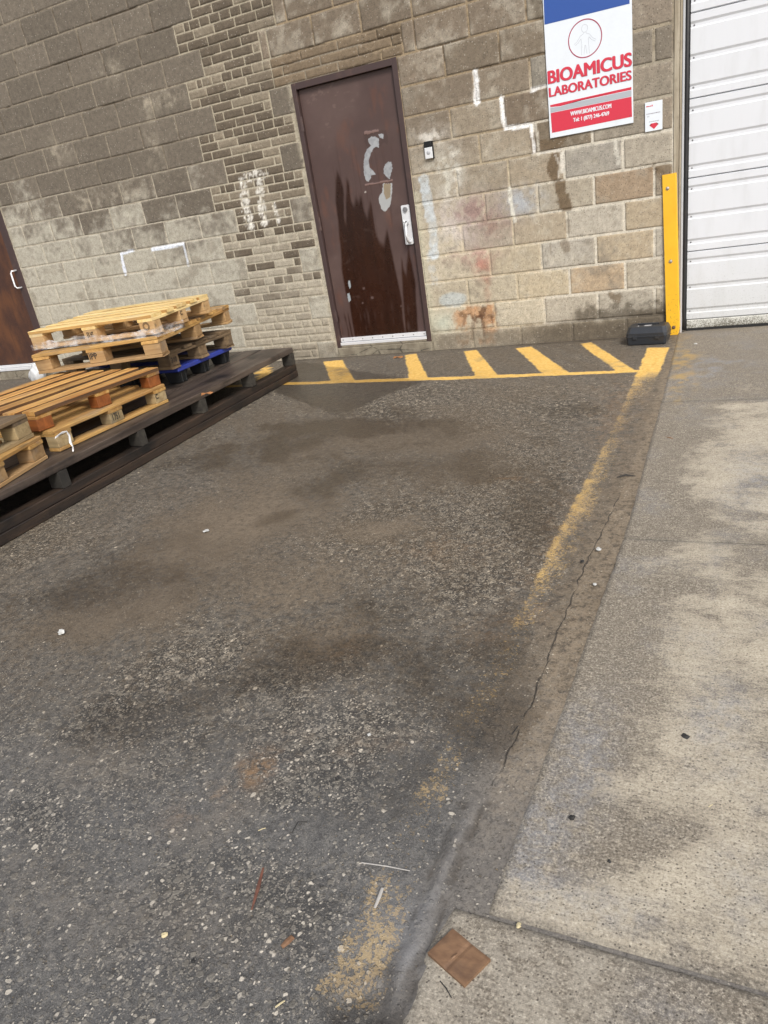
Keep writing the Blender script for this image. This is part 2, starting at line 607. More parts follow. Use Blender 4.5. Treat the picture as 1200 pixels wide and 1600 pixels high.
    # let the sheet stay below the concrete pavement
    Z = np.where(X > .93, np.minimum(Z, -.001), Z)
    ga = np.stack([np.clip(dens, 0, 1), np.clip(dirt, 0, 1), np.clip(damp, 0, 1), np.clip(paint, 0, 1)], -1)
    gb = np.stack([np.clip(rust, 0, 1), wash, cd, np.clip(smooth, 0, 1)], -1)
    ckx = np.interp(Y, [-5.4, -4.725, -4.32, -3.678, -3.09, -2.4, -.4], [.80, .853, .875, .885, .92, .95, .965])
    strip = sst(-.012, .012, X - ckx + (n3 - .5) * .03) * sst(-4.85, -4.5, Y) * (.55 + .6 * (n1 - .3))
    gcol = np.stack([gut, np.clip(sst(950, 1300, V), 0, 1), np.clip(strip, 0, 1), np.clip(light, 0, 1)], -1)
    me = grid_mesh('ground', xs, ys, np.stack([X, Y, Z], -1), dict(ga=ga, gb=gb, gc=gcol))
    m = NT('asphalt')
    P = m.coord('Position')
    A = m.attr('ga'); B = m.attr('gb'); C = m.attr('gc')
    a = m.sep(A.outputs['Color']); b = m.sep(B.outputs['Color']); c = m.sep(C.outputs['Color'])
    dens_, dirt_, damp_, paint_ = a[0], a[1], a[2], A.outputs['Alpha']
    rust_, wash_, crack_, smooth_ = b[0], b[1], b[2], B.outputs['Alpha']
    light_ = C.outputs['Alpha']
    nf = m.noise(P, 60, 2.0, out=1)
    Pn = m.vadd(P, nf, 0.011)
    fine = m.noise(P, 170, 4.0, 0.75)
    mid = m.noise(P, 38, 6.0, 0.68)
    stones = None; hsum = None; scol = None
    for sc, rmin, rvar, shift in ((40, .09, .27, .22), (60, .14, .32, .10), (96, .17, .32, -.02), (165, .2, .30, -.08)):
        v = m.vor(Pn, sc, dim='3D')
        vc = m.sep(v.outputs['Color'])
        rad = m.math('MULTIPLY_ADD', vc[0], rvar, rmin)
        s = m.sstep(m.math('ADD', rad, .07), m.math('SUBTRACT', rad, .07), v.outputs['Distance'])
        pr = m.math('LESS_THAN', vc[1], m.math('SUBTRACT', dens_, shift))
        s = m.math('MULTIPLY', s, pr)
        cc = m.mix(m.math('POWER', vc[2], 2.2), (0.125, 0.118, 0.105), (0.56, 0.52, 0.45))
        if scol is None: scol, stones = cc, s
        else:
            scol = m.mix(stones, cc, scol)
            stones = m.math('MAXIMUM', stones, s)
    binder = m.mix(m.sstep(.35, .7, mid), (0.068, 0.066, 0.064), (0.142, 0.136, 0.126))
    binder = m.mix(m.math('MULTIPLY', m.sstep(.5, .68, fine), .6), binder, (0.21, 0.2, 0.18))
    binder = m.mix(m.math('MULTIPLY', m.sstep(.46, .34, fine), .6), binder, (0.03, 0.028, 0.026))
    binder = m.mix(m.math('MULTIPLY', m.sstep(.3, .75, dens_), .75), binder, (0.030, 0.029, 0.028))
    gutc = m.mix(m.sstep(.3, .7, mid), (0.105, 0.090, 0.072), (0.20, 0.175, 0.142))
    gutc = m.mix(m.math('MULTIPLY', c[1], .5), gutc, (0.145, 0.145, 0.148))
    gutc = m.mix(m.math('MULTIPLY', c[2], m.sstep(.25, .6, mid)), gutc, (0.27, 0.23, 0.178))
    gutc = m.mix(m.math('MULTIPLY', m.sstep(.48, .33, fine), .65), gutc, (0.03, 0.027, 0.024))
    gutc = m.mix(m.math('MULTIPLY', m.sstep(.54, .68, fine), .5), gutc, (0.27, 0.25, 0.22))
    micro = m.noise(P, 420, 3.0, .8)
    binder = m.mix(m.math('MULTIPLY', c[1], .45), binder, m.mix(1.0, binder, (0.95, 1.0, 1.09), 'MULTIPLY'))  # blue tint paints the sky's reflection into the near binder
    binder = m.mix(m.math('MULTIPLY', m.math('MULTIPLY', m.sstep(.47, .36, micro), c[1]), .7), binder, (0.025, 0.024, 0.024))
    binder = m.mix(m.math('MULTIPLY', m.math('MULTIPLY', m.sstep(.54, .66, micro), c[1]), .55), binder, (0.25, 0.245, 0.235))
    base = m.mix(c[0], binder, gutc)
    col = m.mix(m.math('MULTIPLY', stones, .95), base, scol)
    grit = m.noise(P, 72, 3.0, .8)
    col = m.mix(m.math('MULTIPLY', m.sstep(.45, .33, grit), .55), col, (0.035, 0.032, 0.029))
    col = m.mix(m.math('MULTIPLY', m.math('MULTIPLY', m.sstep(.56, .68, grit), m.sstep(.05, .5, dens_)), .6), col, (0.38, 0.35, 0.305))
    g2 = m.noise(P, 27, 4.0, .85)
    far = m.math('SUBTRACT', 1.0, m.math('MULTIPLY', c[1], .75))
    col = m.mix(m.math('MULTIPLY', m.math('MULTIPLY', m.sstep(.49, .40, g2), .6), far), col, (0.035, 0.031, 0.027))
    col = m.mix(m.math('MULTIPLY', m.math('MULTIPLY', m.sstep(.53, .64, g2), m.math('MULTIPLY_ADD', m.sstep(.15, .6, dens_), .45, .2)), far), col, (0.36, 0.335, 0.29))
    film = m.mix(m.sstep(.36, .64, m.math('MULTIPLY_ADD', fine, .5, m.math('MULTIPLY', grit, .5))), (0.045, 0.034, 0.023), (0.19, 0.152, 0.108))
    col = m.mix(m.math('MULTIPLY', m.sstep(.15, 1.0, m.math('ADD', dirt_, m.math('MULTIPLY_ADD', mid, 2.0, -1.0))), .6), col, film)
    col = m.mix(m.math('MULTIPLY', m.math('MULTIPLY', light_, .6), m.sstep(.3, .6, mid)), col, (0.20, 0.17, 0.135))
    col = m.mix(m.math('MULTIPLY', wash_, m.sstep(.2, .6, m.math('ADD', mid, m.math('MULTIPLY', wash_, .25)))), col, (0.19, 0.195, 0.205))
    col = m.mix(m.math('MULTIPLY', m.math('MULTIPLY', rust_, m.sstep(.38, .6, m.math('MULTIPLY_ADD', mid, .5, m.math('MULTIPLY', grit, .5)))), .75), col, (0.24, 0.15, 0.08))
    col = m.mix(m.math('SUBTRACT', .9, m.math('MULTIPLY', c[1], .65)), col, m.mix(1.0, col, (1.09, 1.0, .87), 'MULTIPLY'))
    # paint, flaked off the high stones
    pm = m.math('SUBTRACT', paint_, m.math('MULTIPLY', m.math('SUBTRACT', m.math('ADD', m.math('MULTIPLY', fine, .7), m.math('MULTIPLY', grit, .7)), .70), 2.0))
    pmask = m.math('MULTIPLY', m.sstep(.36, .50, pm), m.math('MULTIPLY_ADD', m.sstep(.35, .85, paint_), .45, .55))
    yel = m.mix(m.sstep(.35, .65, mid), (0.66, 0.39, 0.075), (0.84, 0.56, 0.18))
    yel = m.mix(m.math('MULTIPLY', m.sstep(.5, .36, fine), .35), yel, (0.36, 0.2, 0.05))
    yel = m.mix(m.math('MULTIPLY', c[1], .8), yel, (0.50, 0.41, 0.26))
    yel = m.mix(m.math('MULTIPLY', m.sstep(.85, .4, paint_), .75), yel, (0.42, 0.30, 0.15))
    col = m.mix(pmask, col, yel)
    crk = m.math('MULTIPLY', m.sstep(m.math('MULTIPLY_ADD', m.noise(P, 14, 3.0), .009, -.0012), .0004, m.math('ABSOLUTE', m.math('ADD', crack_, m.math('MULTIPLY_ADD', fine, .008, -.004)))), m.sstep(.34, .5, m.noise(P, 9, 3.0)))
    col = m.mix(m.math('MULTIPLY', crk, .8), col, (0.026, 0.022, 0.018))
    dm = m.sstep(.25, .95, m.math('ADD', damp_, m.math('ADD', m.math('MULTIPLY_ADD', mid, 1.3, -.65), m.math('MULTIPLY_ADD', grit, .9, -.45))))
    col = m.mix(m.math('MULTIPLY', dm, .72), col, (0.48, 0.455, 0.425), 'MULTIPLY')
    m.set('Base Color', col)
    rg = m.math('MULTIPLY_ADD', dm, -.26, .66)
    m.set('Roughness', m.math('ADD', rg, m.math('MULTIPLY_ADD', fine, .2, -.1)))
    m.set('Specular IOR Level', 0.5)
    h = m.math('ADD', m.math('MULTIPLY', stones, .9), m.math('ADD', m.math('MULTIPLY', fine, .9), m.math('MULTIPLY', mid, 1.2)))
    h = m.math('SUBTRACT', h, m.math('MULTIPLY', crk, 2.0))
    m.bump(h, 0.75, 0.0028)
    o = link_mesh('ground', me, m.m)
    tag(o, kind='structure', label='worn dark asphalt with faded yellow hatching along the wall', cat='ground')


def build_pavement():
    jy = [-1.735, -3.375, -4.915]
    jx = [2.45]
    ex = []
    for j in jy: ex += [j - .012, j - .005, j - .002, j + .002, j + .005, j + .012]
    xs = axis_pts(0.955, 1.95, 0.0125, 0.955, 60, [q + e for q in jx for e in (-.012, -.004, .004, .012)])
    ys = axis_pts(-5.62, 0.165, 0.0125, -60, 0.165, ex)
    X, Y = np.meshgrid(xs, ys)
    n1 = fbm(X * 2.0, Y * 2.0, 121); n2 = fbm(X * 7, Y * 7, 131); n3 = fbm(X * 22, Y * 22, 141)
    st = fbm(X * 6.5, Y * 13, 151, 5)
    edge = X <= .9551
    left = np.interp(Y, [-60, -5.3, -5.0, -4.92, -4.914, -4.3, -3.3, -2.4, -1.7, -.4, .2], [.85, .85, .85, .86, .925, .950, .985, .985, .985, .975, .965])
    # near the left edge squeeze the sheet's first column on to the real edge line
    Xg = left + (X - .955) * np.where(X < 1.95, (1.95 - left) / (1.95 - .955), 1) if False else np.where(X < 1.95, left + (X - .955) * (1.95 - left) / (1.95 - .955), X)
    Xg = Xg + np.where(edge, (n3 - .5) * .014 + (n2 - .5) * .01, 0)
    U, V = pix(Xg, Y, np.zeros_like(X))
    Uj = U + (fbm(X * 6, Y * 6, 3) - .5) * 70
    Vj = V + (fbm(X * 6, Y * 6, 9) - .5) * 50
    jd = np.min([np.abs(Y - j - (fbm(X * 4, X * 0 + j, 5) - .5) * .008 * 0) for j in jy], 0)
    jd = np.minimum(jd, np.abs(X - jx[0]))
    grime = .44 + .9 * (n1 - .5) + .9 * (st - .5) + .7 * (n2 - .5) + .5 * (n3 - .5)
    top = sst(-1.86, -1.62, Y + (n2 - .5) * .05)
    grime = grime + .75 * top
    grime += .9 * sst(.34, .0, Xg - left + (n2 - .5) * .22 + (n3 - .5) * .08) * sst(-5.0, -4.6, Y)
    for (a, b, c, d, e, f) in [(1120, 800, 110, 45, 0, .45), (900, 960, 60, 60, -20, .4), (960, 1080, 90, 80, 0, .35), (1050, 690, 90, 14, 0, .3), (1130, 640, 90, 12, 0, .25), (1000, 1160, 120, 20, -10, .2),
                               (1150, 1500, 60, 90, 20, .35), (950, 1330, 120, 60, 0, .2), (1170, 900, 60, 50, 0, .2), (1060, 930, 120, 22, 0, .25), (850, 1540, 200, 60, 0, .25), (1050, 1570, 100, 60, 0, .25)]:
        grime += .75 * f * blob(Uj, Vj, a, b, c, d, e) * (.2 + 1.6 * sst(.3, .7, st * .6 + n2 * .4))
    for (a, b, c, d, e, f) in [(1090, 740, 90, 20, 0, .4), (1060, 880, 110, 26, 0, .35), (1100, 1000, 130, 50, 0, .4), (950, 1230, 120, 40, -20, .3), (1020, 1380, 140, 50, -10, .3), (1150, 1250, 80, 60, 0, .3)]:
        grime -= f * blob(Uj, Vj, a, b, c, d, e)
    blue = .25 * sst(.5, .75, n2)
    for (a, b, c, d, e, f) in [(900, 1200, 60, 120, 25, .6), (830, 1330, 60, 60, 20, .5), (1120, 1120, 50, 60, 0, .5), (1170, 760, 40, 60, 0, .4), (1120, 575, 60, 7, -12, .9), (1050, 600, 60, 20, 0, .3), (900, 1400, 120, 40, 10, .4), (1160, 1400, 60, 80, 0, .3)]:
        blue += f * blob(Uj, Vj, a, b, c, d, e)
    wet = np.clip(top * (.25 + .9 * (n1 - .3)), 0, 1) + .25 * blob(Uj, Vj, 900, 1200, 60, 120, 25)
    yel = .7 * blob(Uj, Vj, 1068, 585, 16, 45, 10) * sst(.45, .7, n3) + .3 * blob(Uj, Vj, 1060, 560, 30, 20) * sst(.4, .7, n3)
    Z = .004 + (n1 - .5) * .006 + (n3 - .5) * .0012
    Z = np.where(edge, -.008, Z)
    Z = Z - .010 * sst(.006, .001, jd)
    Z = np.where(X > 3, .004, Z)
    Z += np.where((Y < -4.9) & ~edge & (X < 2), -.003, 0)
    ca = np.stack([np.clip(grime, 0, 1), np.clip(blue, 0, 1), np.clip(wet, 0, 1), np.clip(yel, 0, 1)], -1)
    cb = np.stack([np.minimum(jd, .2), top, sst(-4.90, -4.93, Y), np.ones_like(X)], -1)
    me = grid_mesh('pavement', xs, ys, np.stack([Xg, Y, Z], -1), dict(ca=ca, cb=cb))
    m = NT('concrete_pavement')
    P = m.coord('Position')
    A = m.attr('ca'); B = m.attr('cb')
    a = m.sep(A.outputs['Color']); b = m.sep(B.outputs['Color'])
    fine = m.noise(P, 185, 4.0, .75)
    mid = m.noise(P, 30, 6.0, .7)
    broom = m.noise(m.mapping(P, (16, 150, 1)), 1.0, 4.0, .7)
    grit = m.noise(P, 85, 3.0, .8)
    base = m.mix(m.sstep(.3, .7, mid), (0.345, 0.30, 0.228), (0.52, 0.46, 0.355))
    base = m.mix(m.math('MULTIPLY', b[2], .7), base, (0.27, 0.245, 0.205))
    g = m.math('ADD', a[0], m.math('ADD', m.math('MULTIPLY_ADD', mid, 2.4, -1.2), m.math('MULTIPLY_ADD', broom, 1.3, -.65)))
    gr = m.mix(m.sstep(.36, .64, fine), (0.088, 0.073, 0.055), (0.235, 0.20, 0.155))
    col = m.mix(m.math('MULTIPLY', m.sstep(.15, 1.02, m.math('ADD', g, m.math('MULTIPLY_ADD', grit, .7, -.35))), .9), base, gr)
    col = m.mix(m.math('MULTIPLY', a[1], m.sstep(.3, .65, mid)), col, (0.26, 0.27, 0.29))
    pit = m.vor(P, 125)
    pm = m.math('MULTIPLY', m.sstep(.3, .12, pit.outputs['Distance']), m.math('GREATER_THAN', m.sep(pit.outputs['Color'])[0], .55))
    col = m.mix(m.math('MULTIPLY', pm, .75), col, (0.055, 0.045, 0.035))
    lt = m.vor(P, 105)
    lm = m.math('MULTIPLY', m.sstep(.3, .15, lt.outputs['Distance']), m.math('GREATER_THAN', m.sep(lt.outputs['Color'])[1], .82))
    col = m.mix(m.math('MULTIPLY', lm, .5), col, (0.5, 0.45, 0.35))
    col = m.mix(m.math('MULTIPLY', m.sstep(.49, .34, fine), .62), col, (0.09, 0.078, 0.062))
    col = m.mix(m.math('MULTIPLY', m.sstep(.54, .68, fine), .45), col, (0.62, 0.57, 0.47))
    col = m.mix(m.math('MULTIPLY', m.sstep(.46, .34, grit), .42), col, (0.11, 0.092, 0.070))
    col = m.mix(m.math('MULTIPLY', m.sstep(.55, .68, grit), .38), col, (0.62, 0.56, 0.45))
    col = m.mix(a[3] if False else m.math('MULTIPLY', A.outputs['Alpha'], .8), col, (0.5, 0.33, 0.09))
    jm = m.sstep(.006, .0015, m.math('ADD', b[0], m.math('MULTIPLY_ADD', mid, .006, -.003)))
    col = m.mix(m.math('MULTIPLY', jm, .8), col, (0.03, 0.027, 0.024))
    halo = m.sstep(.03, .004, m.math('ADD', b[0], m.math('MULTIPLY_ADD', mid, .03, -.012)))
    col = m.mix(m.math('MULTIPLY', halo, .35), col, (0.08, 0.075, 0.065))
    col = m.mix(m.math('MULTIPLY', a[2], .45), col, (0.55, 0.5, 0.45), 'MULTIPLY')
    m.set('Base Color', col)
    m.set('Roughness', m.math('MULTIPLY_ADD', a[2], -.35, .82))
    h = m.math('ADD', m.math('MULTIPLY', fine, 1.0), m.math('ADD', m.math('MULTIPLY', broom, .9), m.math('MULTIPLY', pm, -1.0)))
    m.bump(h, .6, .0022)
    o = link_mesh('pavement', me, m.m)
    tag(o, kind='structure', label='stained concrete pavement running up to the garage door', cat='pavement')


# ================================================================== THE BUILDING
UB = 0.2032
Z0 = 2.18
LOFF = -3.086
DOOR = (-1.892, -0.976)
LDOOR = (-6.50, -5.54)
GAR = (0.934, 3.70)
WX0, WX1, WZ1 = -8.6, 6.2, 4.2


def build_wall(parent):
    rects = []   # x0,x1,z0,z1,kind,row,rnd,mortar half width

    def clip(x0, x1, z0, z1, kind, row, j=.005):
        spans = [(x0, x1)]
        for (a, b, zt, zb) in ((*DOOR, 2.18, .075), (*LDOOR, 2.18, .06), (*GAR, 3.05, -1)):
            if z0 < zt - .01 and z1 > zb + .01:
                ns = []
                for (p, q) in spans:
                    if q <= a or p >= b: ns.append((p, q)); continue
                    if p < a - .02: ns.append((p, a))
                    if q > b + .02: ns.append((b, q))
                spans = ns
        for (p, q) in spans:
            p = max(p, WX0); q = min(q, WX1)
            if q - p > .025:
                rects.append((p, q, z0, z1, kind, row, random.random(), j))

    for row in range(-10, 11):
        zt = Z0 - row * UB
        zb = zt - UB
        odd = row % 2 != 0
        tooth = -2.883 if odd else -2.680
        # left hand blocks
        x = tooth
        first = True
        while x > WX0:
            clip(x - 2 * UB, x, zb, zt, 0, row, .0045)
            x -= 2 * UB
        # brick zone
        right = {True: -1.93, False: -2.106}[odd]
        if row == -1: right = -2.045
        for k in range(3):
            z1 = zt - k * UB / 3
            z0 = z1 - UB / 3
            if odd and k == 0:
                w = UB / 2
                x = tooth
                q = 0
                while x < right - .03:
                    ww = w * (.55 if q == 1 else 1.0)
                    clip(x, min(x + ww, right), z0, z1, 1, row, .0045)
                    x += ww; q += 1
            else:
                x = tooth
                if (k == 1 and not odd) or (k == 2 and odd):
                    clip(x, x + UB * .48, z0, z1, 1, row, .0045); x += UB * .48
                elif odd:
                    clip(x, x + UB * .9, z0, z1, 1, row, .0045); x += UB * .9
                while x < right - .03:
                    e = min(x + UB, right)
                    if right - e < .05: e = right
                    clip(x, e, z0, z1, 1, row, .0045); x = e
        # piece between bricks and the door or the right hand blocks
        if row >= 0:
            if not odd: clip(right, DOOR[0], zb, zt, 0, row, .0045)
        if row == -1:
            for k in range(3):
                x = right + (.1 if k == 1 else -.0)
                z1 = zt - k * UB / 3
                if k == 1: clip(right, right + .1, z1 - UB / 3, z1, 3, row, .003)
                while x < -.915:
                    e = min(x + .27 + .1 * random.random(), -.915)
                    if -.915 - e < .08: e = -.915
                    clip(x, e, z1 - UB / 3, z1, 3, row, .003); x = e
            clip(-.915, -4 * UB, zb, zt, 2, row)
        start = -4 if odd else -5
        if row <= -2:
            c = -9 if odd else -10
            clip(right, c * UB, zb, zt, 2, row)
            start = c
        c = start
        while c * UB < WX1:
            jj = .005
            if c >= 0 and row < 6: jj = .0075
            if row >= 5 and c >= 0: jj = .0065
            if row < 0: jj = .005
            clip(c * UB if not (c == start and row >= 0) else DOOR[1], (c + 2) * UB, zb, zt, 2, row, jj)
            c += 2
    over = {  # right hand blocks seen to differ: (row, first column) -> colour
        (9, 0): (168, 160, 144), (9, 2): (160, 155, 143), (9, 4): (150, 138, 118), (9, -2): (182, 172, 146), (9, -4): (176, 160, 132),
        (8, 1): (178, 142, 96), (8, 3): (160, 150, 132), (8, -1): (178, 160, 122), (8, -3): (176, 164, 136),
        (7, 0): (160, 158, 152), (7, 2): (172, 148, 110), (7, 4): (160, 156, 148), (7, -2): (172, 156, 124), (7, -4): (168, 152, 128),
        (6, 1): (170, 166, 156), (6, 3): (170, 148, 112), (6, -1): (164, 146, 118), (6, -3): (152, 136, 122),
        (5, 0): (160, 150, 130), (5, 2): (156, 122, 84), (5, 4): (130, 112, 90), (5, -2): (158, 146, 126), (5, -4): (156, 138, 124),
        (4, 1): (142, 142, 138), (4, 3): (168, 160, 144), (4, -1): (156, 138, 110), (4, -3): (146, 130, 106),
        (3, 0): (112, 95, 70), (3, 2): (140, 132, 118), (3, -2): (158, 142, 116), (3, -4): (132, 116, 96), (3, 4): (146, 130, 110),
        (2, -1): (122, 102, 80), (2, 1): (130, 124, 110), (2, 3): (150, 138, 120), (2, -3): (156, 140, 114),
        (1, 0): (132, 130, 120), (1, -2): (134, 118, 96), (1, 4): (122, 114, 100), (1, 2): (130, 122, 108), (0, -1): (126, 110, 88), (0, -3): (124, 108, 86), (0, 3): (144, 130, 112),
        (-1, 0): (110, 100, 82), (-1, 4): (112, 104, 90)}
    VX, VY, VZ, BASE, KIND, RND, EDGE, ROW = [], [], [], [], [], [], [], []
    F = []
    nv = 0
    for (x0, x1, z0, z1, kind, row, rnd, j) in rects:
        vis = (x0 < 1.0 and x1 > -6.8 and z1 < 3.5)
        st = .0105 if vis else .12
        a0, a1, b0, b1 = x0 + j, x1 - j, z0 + j, z1 - j
        nx = max(2, int((a1 - a0 - .01) / st) + 1); nz = max(2, int((b1 - b0 - .01) / st) + 1)
        gx = np.r_[a0, np.linspace(a0 + .004, a1 - .004, nx), a1]
        gz = np.r_[b0, np.linspace(b0 + .004, b1 - .004, nz), b1]
        GX, GZ = np.meshgrid(gx, gz)
        e = np.zeros(GX.shape); e[0] = e[-1] = 1; e[:, 0] = e[:, -1] = 1
        n = GX.size
        idx = np.arange(n).reshape(GX.shape) + nv
        F.append(np.stack([idx[:-1, :-1], idx[:-1, 1:], idx[1:, 1:], idx[1:, :-1]], -1).reshape(-1, 4))
        nv += n
        VX.append(GX.ravel()); VZ.append(GZ.ravel()); EDGE.append(e.ravel())
        KIND.append(np.full(n, kind)); RND.append(np.full(n, rnd)); ROW.append(np.full(n, row))
        col = np.array([-1., -1, -1])
        if kind == 2:
            c = int(round(x0 / UB))
            if x0 < DOOR[1] + .01: c = (-5 if row % 2 == 0 else -6) if x1 < -.62 else c
            if (row, c) in over: col = S(*over[(row, c)])
        BASE.append(np.tile(col, (n, 1)))
    # mortar sheet behind the faces
    mx = np.unique(np.round(np.r_[np.arange(WX0, -6.8, .2), np.arange(-6.8, 1.0, .0175), np.arange(1.0, WX1, .2), WX1, DOOR, LDOOR, GAR], 4))
    mz = np.unique(np.round(np.r_[-.06, np.arange(0, 3.4, .0175), np.arange(3.4, WZ1, .2), WZ1, .075, 2.18, .06, 3.05], 4))
    MX, MZ = np.meshgrid(mx, mz)
    cx = (mx[:-1] + mx[1:]) / 2; cz = (mz[:-1] + mz[1:]) / 2
    CX, CZ = np.meshgrid(cx, cz)
    keep = np.ones(CX.shape, bool)
    for (a, b, zt, zb) in ((*DOOR, 2.18, .075), (*LDOOR, 2.18, .06), (*GAR, 3.05, -1)):
        keep &= ~((CX > a) & (CX < b) & (CZ < zt) & (CZ > zb))
    idx = np.arange(MX.size).reshape(MX.shape) + nv
    q = np.stack([idx[:-1, :-1], idx[:-1, 1:], idx[1:, 1:], idx[1:, :-1]], -1)[keep]
    F.append(q.reshape(-1, 4))
    n = MX.size
    nv += n
    VX.append(MX.ravel()); VZ.append(MZ.ravel()); EDGE.append(np.zeros(n)); KIND.append(np.full(n, 9)); RND.append(np.full(n, .5)); ROW.append(np.full(n, 0))
    BASE.append(np.full((n, 3), -1.))
    X = np.concatenate(VX); Z = np.concatenate(VZ); E_ = np.concatenate(EDGE); K = np.concatenate(KIND); RN = np.concatenate(RND); BASE = np.concatenate(BASE)
    n1 = fbm(X * 2.1, Z * 2.1, 201); n2 = fbm(X * 7.3, Z * 7.3, 211); n3 = fbm(X * 24, Z * 24, 221); n4 = fbm(X * 70, Z * 70, 231, 2)
    # ---- colours
    leftpale = np.clip((1.80 - .10 * (X + 3.5) - Z) / .85, -.5, 1.25) + (n2 - .5) * .9 + (n3 - .5) * .7 + (RN - .5) * .45 + (n1 - .5) * .4
    t = sst(.15, .95, leftpale)
    colL = mixc(S(110, 102, 91) * (0.90 + .2 * RN[:, None]), S(172, 167, 153), t)
    colL = mixc(colL, S(128, 120, 106), .55 * sst(.55, .72, n2) * sst(1.4, 1.0, Z))
    # bricks
    bp = np.clip((1.3 - Z) / .8, -.3, 1.1) + (RN - .5) * .9 + (n2 - .5) * .6
    tb = sst(.1, .9, bp)
    colB = mixc(S(104, 94, 81) * (.86 + .28 * RN[:, None]), S(164, 156, 140), tb)
    colB = mixc(colB, S(150, 140, 122), .5 * sst(.6, .8, RN) * (1 - tb))
    # right hand blocks
    zt_ = np.clip((Z - .3) / 1.9, 0, 1)
    colR = mixc(S(186, 173, 146), S(126, 111, 92), sst(.15, .85, zt_))
    colR = colR * (.84 + .26 * RN[:, None])
    has = BASE[:, 0] >= 0
    g_ = BASE[has].mean(1, keepdims=True)
    colR[has] = ((BASE[has] * .74 + g_ * S(128, 120, 106) / S(128, 120, 106).mean() * .26) * .68 * 1.04 + colR[has] * .32)
    colR = mixc(colR, S(190, 182, 162), .5 * sst(.45, .75, n2 * .6 + n3 * .4))
    colR = mixc(colR, S(110, 97, 80), .55 * sst(.52, .70, n1 * .35 + n2 * .3 + n3 * .35))
    gr_ = colR.mean(1, keepdims=True)
    colR = colR * .72 + gr_ * np.array([[1.04, 1.0, .93]]) * .28
    colT = S(118, 104, 86) * (.85 + .3 * RN[:, None]) * np.ones((len(X), 1))
    # mortar
    mL = mixc(S(136, 126, 110), S(182, 174, 157), sst(2.1, 1.2, Z + (n2 - .5)))
    mB = mixc(S(164, 155, 136), S(176, 168, 150), sst(2.2, 1.2, Z))
    mR = mixc(S(188, 176, 152), S(146, 130, 106), sst(.9, 1.9, Z + (n2 - .5) * .4))
    mR = mixc(mR, S(198, 192, 178), sst(-.12, .1, X + (n3 - .5) * .2) * sst(2.0, 1.7, Z) * .9)
    mR = mixc(mR, S(150, 141, 124), sst(.6, .72, X) * sst(1.4, 1.5, Z) * .8)
    mm = mixc(mL, mB, ((X > -2.9) & (X < -1.9)).astype(float))
    mm = mixc(mm, mR, ((X > DOOR[1] - .2) & (Z < 2.38) | (X > -1.93) & (Z >= 2.38)).astype(float))
    dark_j = sst(.52, .62, fbm(X * 3, Z * 9, 333)) * sst(1.5, 2.2, Z)
    mm = mixc(mm, S(92, 80, 66), dark_j * .75 * ((X < -2.9) | (X > -1.9)))
    col = np.where((K == 0)[:, None], colL, np.where((K == 1)[:, None], colB, np.where((K == 2)[:, None], colR, np.where((K == 3)[:, None], colT, mm))))
    # block between door and bricks follows the left side, door surround is smeared with mortar
    sm = sst(.045, .0, np.abs(X - DOOR[0] + .01)) * (Z < 2.2) + sst(.06, .0, np.abs(X - LDOOR[1] - .01)) * (Z < 2.2)
    col = mixc(col, S(160, 152, 134), np.clip(sm, 0, 1) * .8 * sst(.3, .5, n3))
    smr = sst(.085, .02, X - DOOR[1] + (n2 - .5) * .06) * (X > DOOR[1] - .01) * (Z < 1.25)
    col = mixc(col, S(186, 180, 158), smr * .8)
    # pale lime bloom on the left blocks
    def bl(u, v, r, rz=None):
        c = wp(u, v)
        rz = rz or r
        return np.exp(-(((X - c[0]) / r) ** 2 + ((Z - c[1]) / rz) ** 2))
    for (u, v, r, rz, a) in [(170, 110, .14, .09, .5), (263, 155, .16, .07, .7), (240, 240, .10, .2, .5), (100, 235, .15, .08, .5), (85, 240, .06, .12, .5), (230, 165, .06, .1, .7), (130, 320, .3, .12, .5), (200, 300, .25, .1, .4), (45, 345, .12, .12, .4)]:
        col = mixc(col, S(190, 180, 160), np.clip(a * bl(u, v, r, rz) * sst(.38, .68, n3 * .6 + n2 * .4) * .75, 0, 1))
    # stains
    def stroke(pts, r, c, a=1.0, ragged=.6, lo=0.0):
        P = [wp(*p) for p in pts]
        d = poly_d(X + (n3 - .5) * r * ragged * 2, Z + (n4 - .5) * r * ragged, P)
        return sst(r * 1.12, r * .82, d) * a
    W = S(232, 232, 230, .82)
    PB = S(192, 200, 204)
    # hazes round the doorbell and by the door
    for (u, v, r, rz, c, a) in [(672, 215, .10, .07, (205, 200, 190), .7), (690, 260, .16, .10, (190, 186, 174), .55), (712, 262, .05, .2, (205, 202, 192), .5), (705, 345, .10, .14, (205, 200, 190), .75), (735, 350, .15, .16, (196, 184, 178), .5),
                                (738, 328, .22, .09, (146, 122, 116), .7), (770, 350, .16, .1, (146, 124, 112), .6), (752, 412, .07, .09, (172, 122, 108), .55), (760, 440, .03, .14, (168, 128, 108), .35), (815, 315, .14, .09, (166, 170, 174), .65),
                                (700, 305, .1, .12, (192, 186, 174), .4), (640, 385, .04, .2, (205, 200, 180), .6), (740, 400, .2, .05, (180, 150, 138), .4)]:
        a_ = np.clip(a * bl(u, v, r, rz) * (.35 + 1.3 * sst(.35, .65, n3)), 0, .9)
        col = mixc(col, S(*c), a_)
    col = mixc(col, PB, stroke([(662, 280), (668, 312), (675, 350), (679, 398)], .040, 0, .85) * (.55 + .45 * sst(.35, .6, n3)))
    col = mixc(col, PB, stroke([(672, 400), (680, 440)], .03, 0, .35) * sst(.3, .6, n3))
    col = mixc(col, S(204, 202, 190), stroke([(694, 250), (701, 300)], .02, 0, .55) * sst(.3, .6, n3))
    col = mixc(col, S(214, 212, 200), stroke([(796, 295), (801, 330), (804, 345)], .014, 0, .8) * sst(.2, .5, n3))
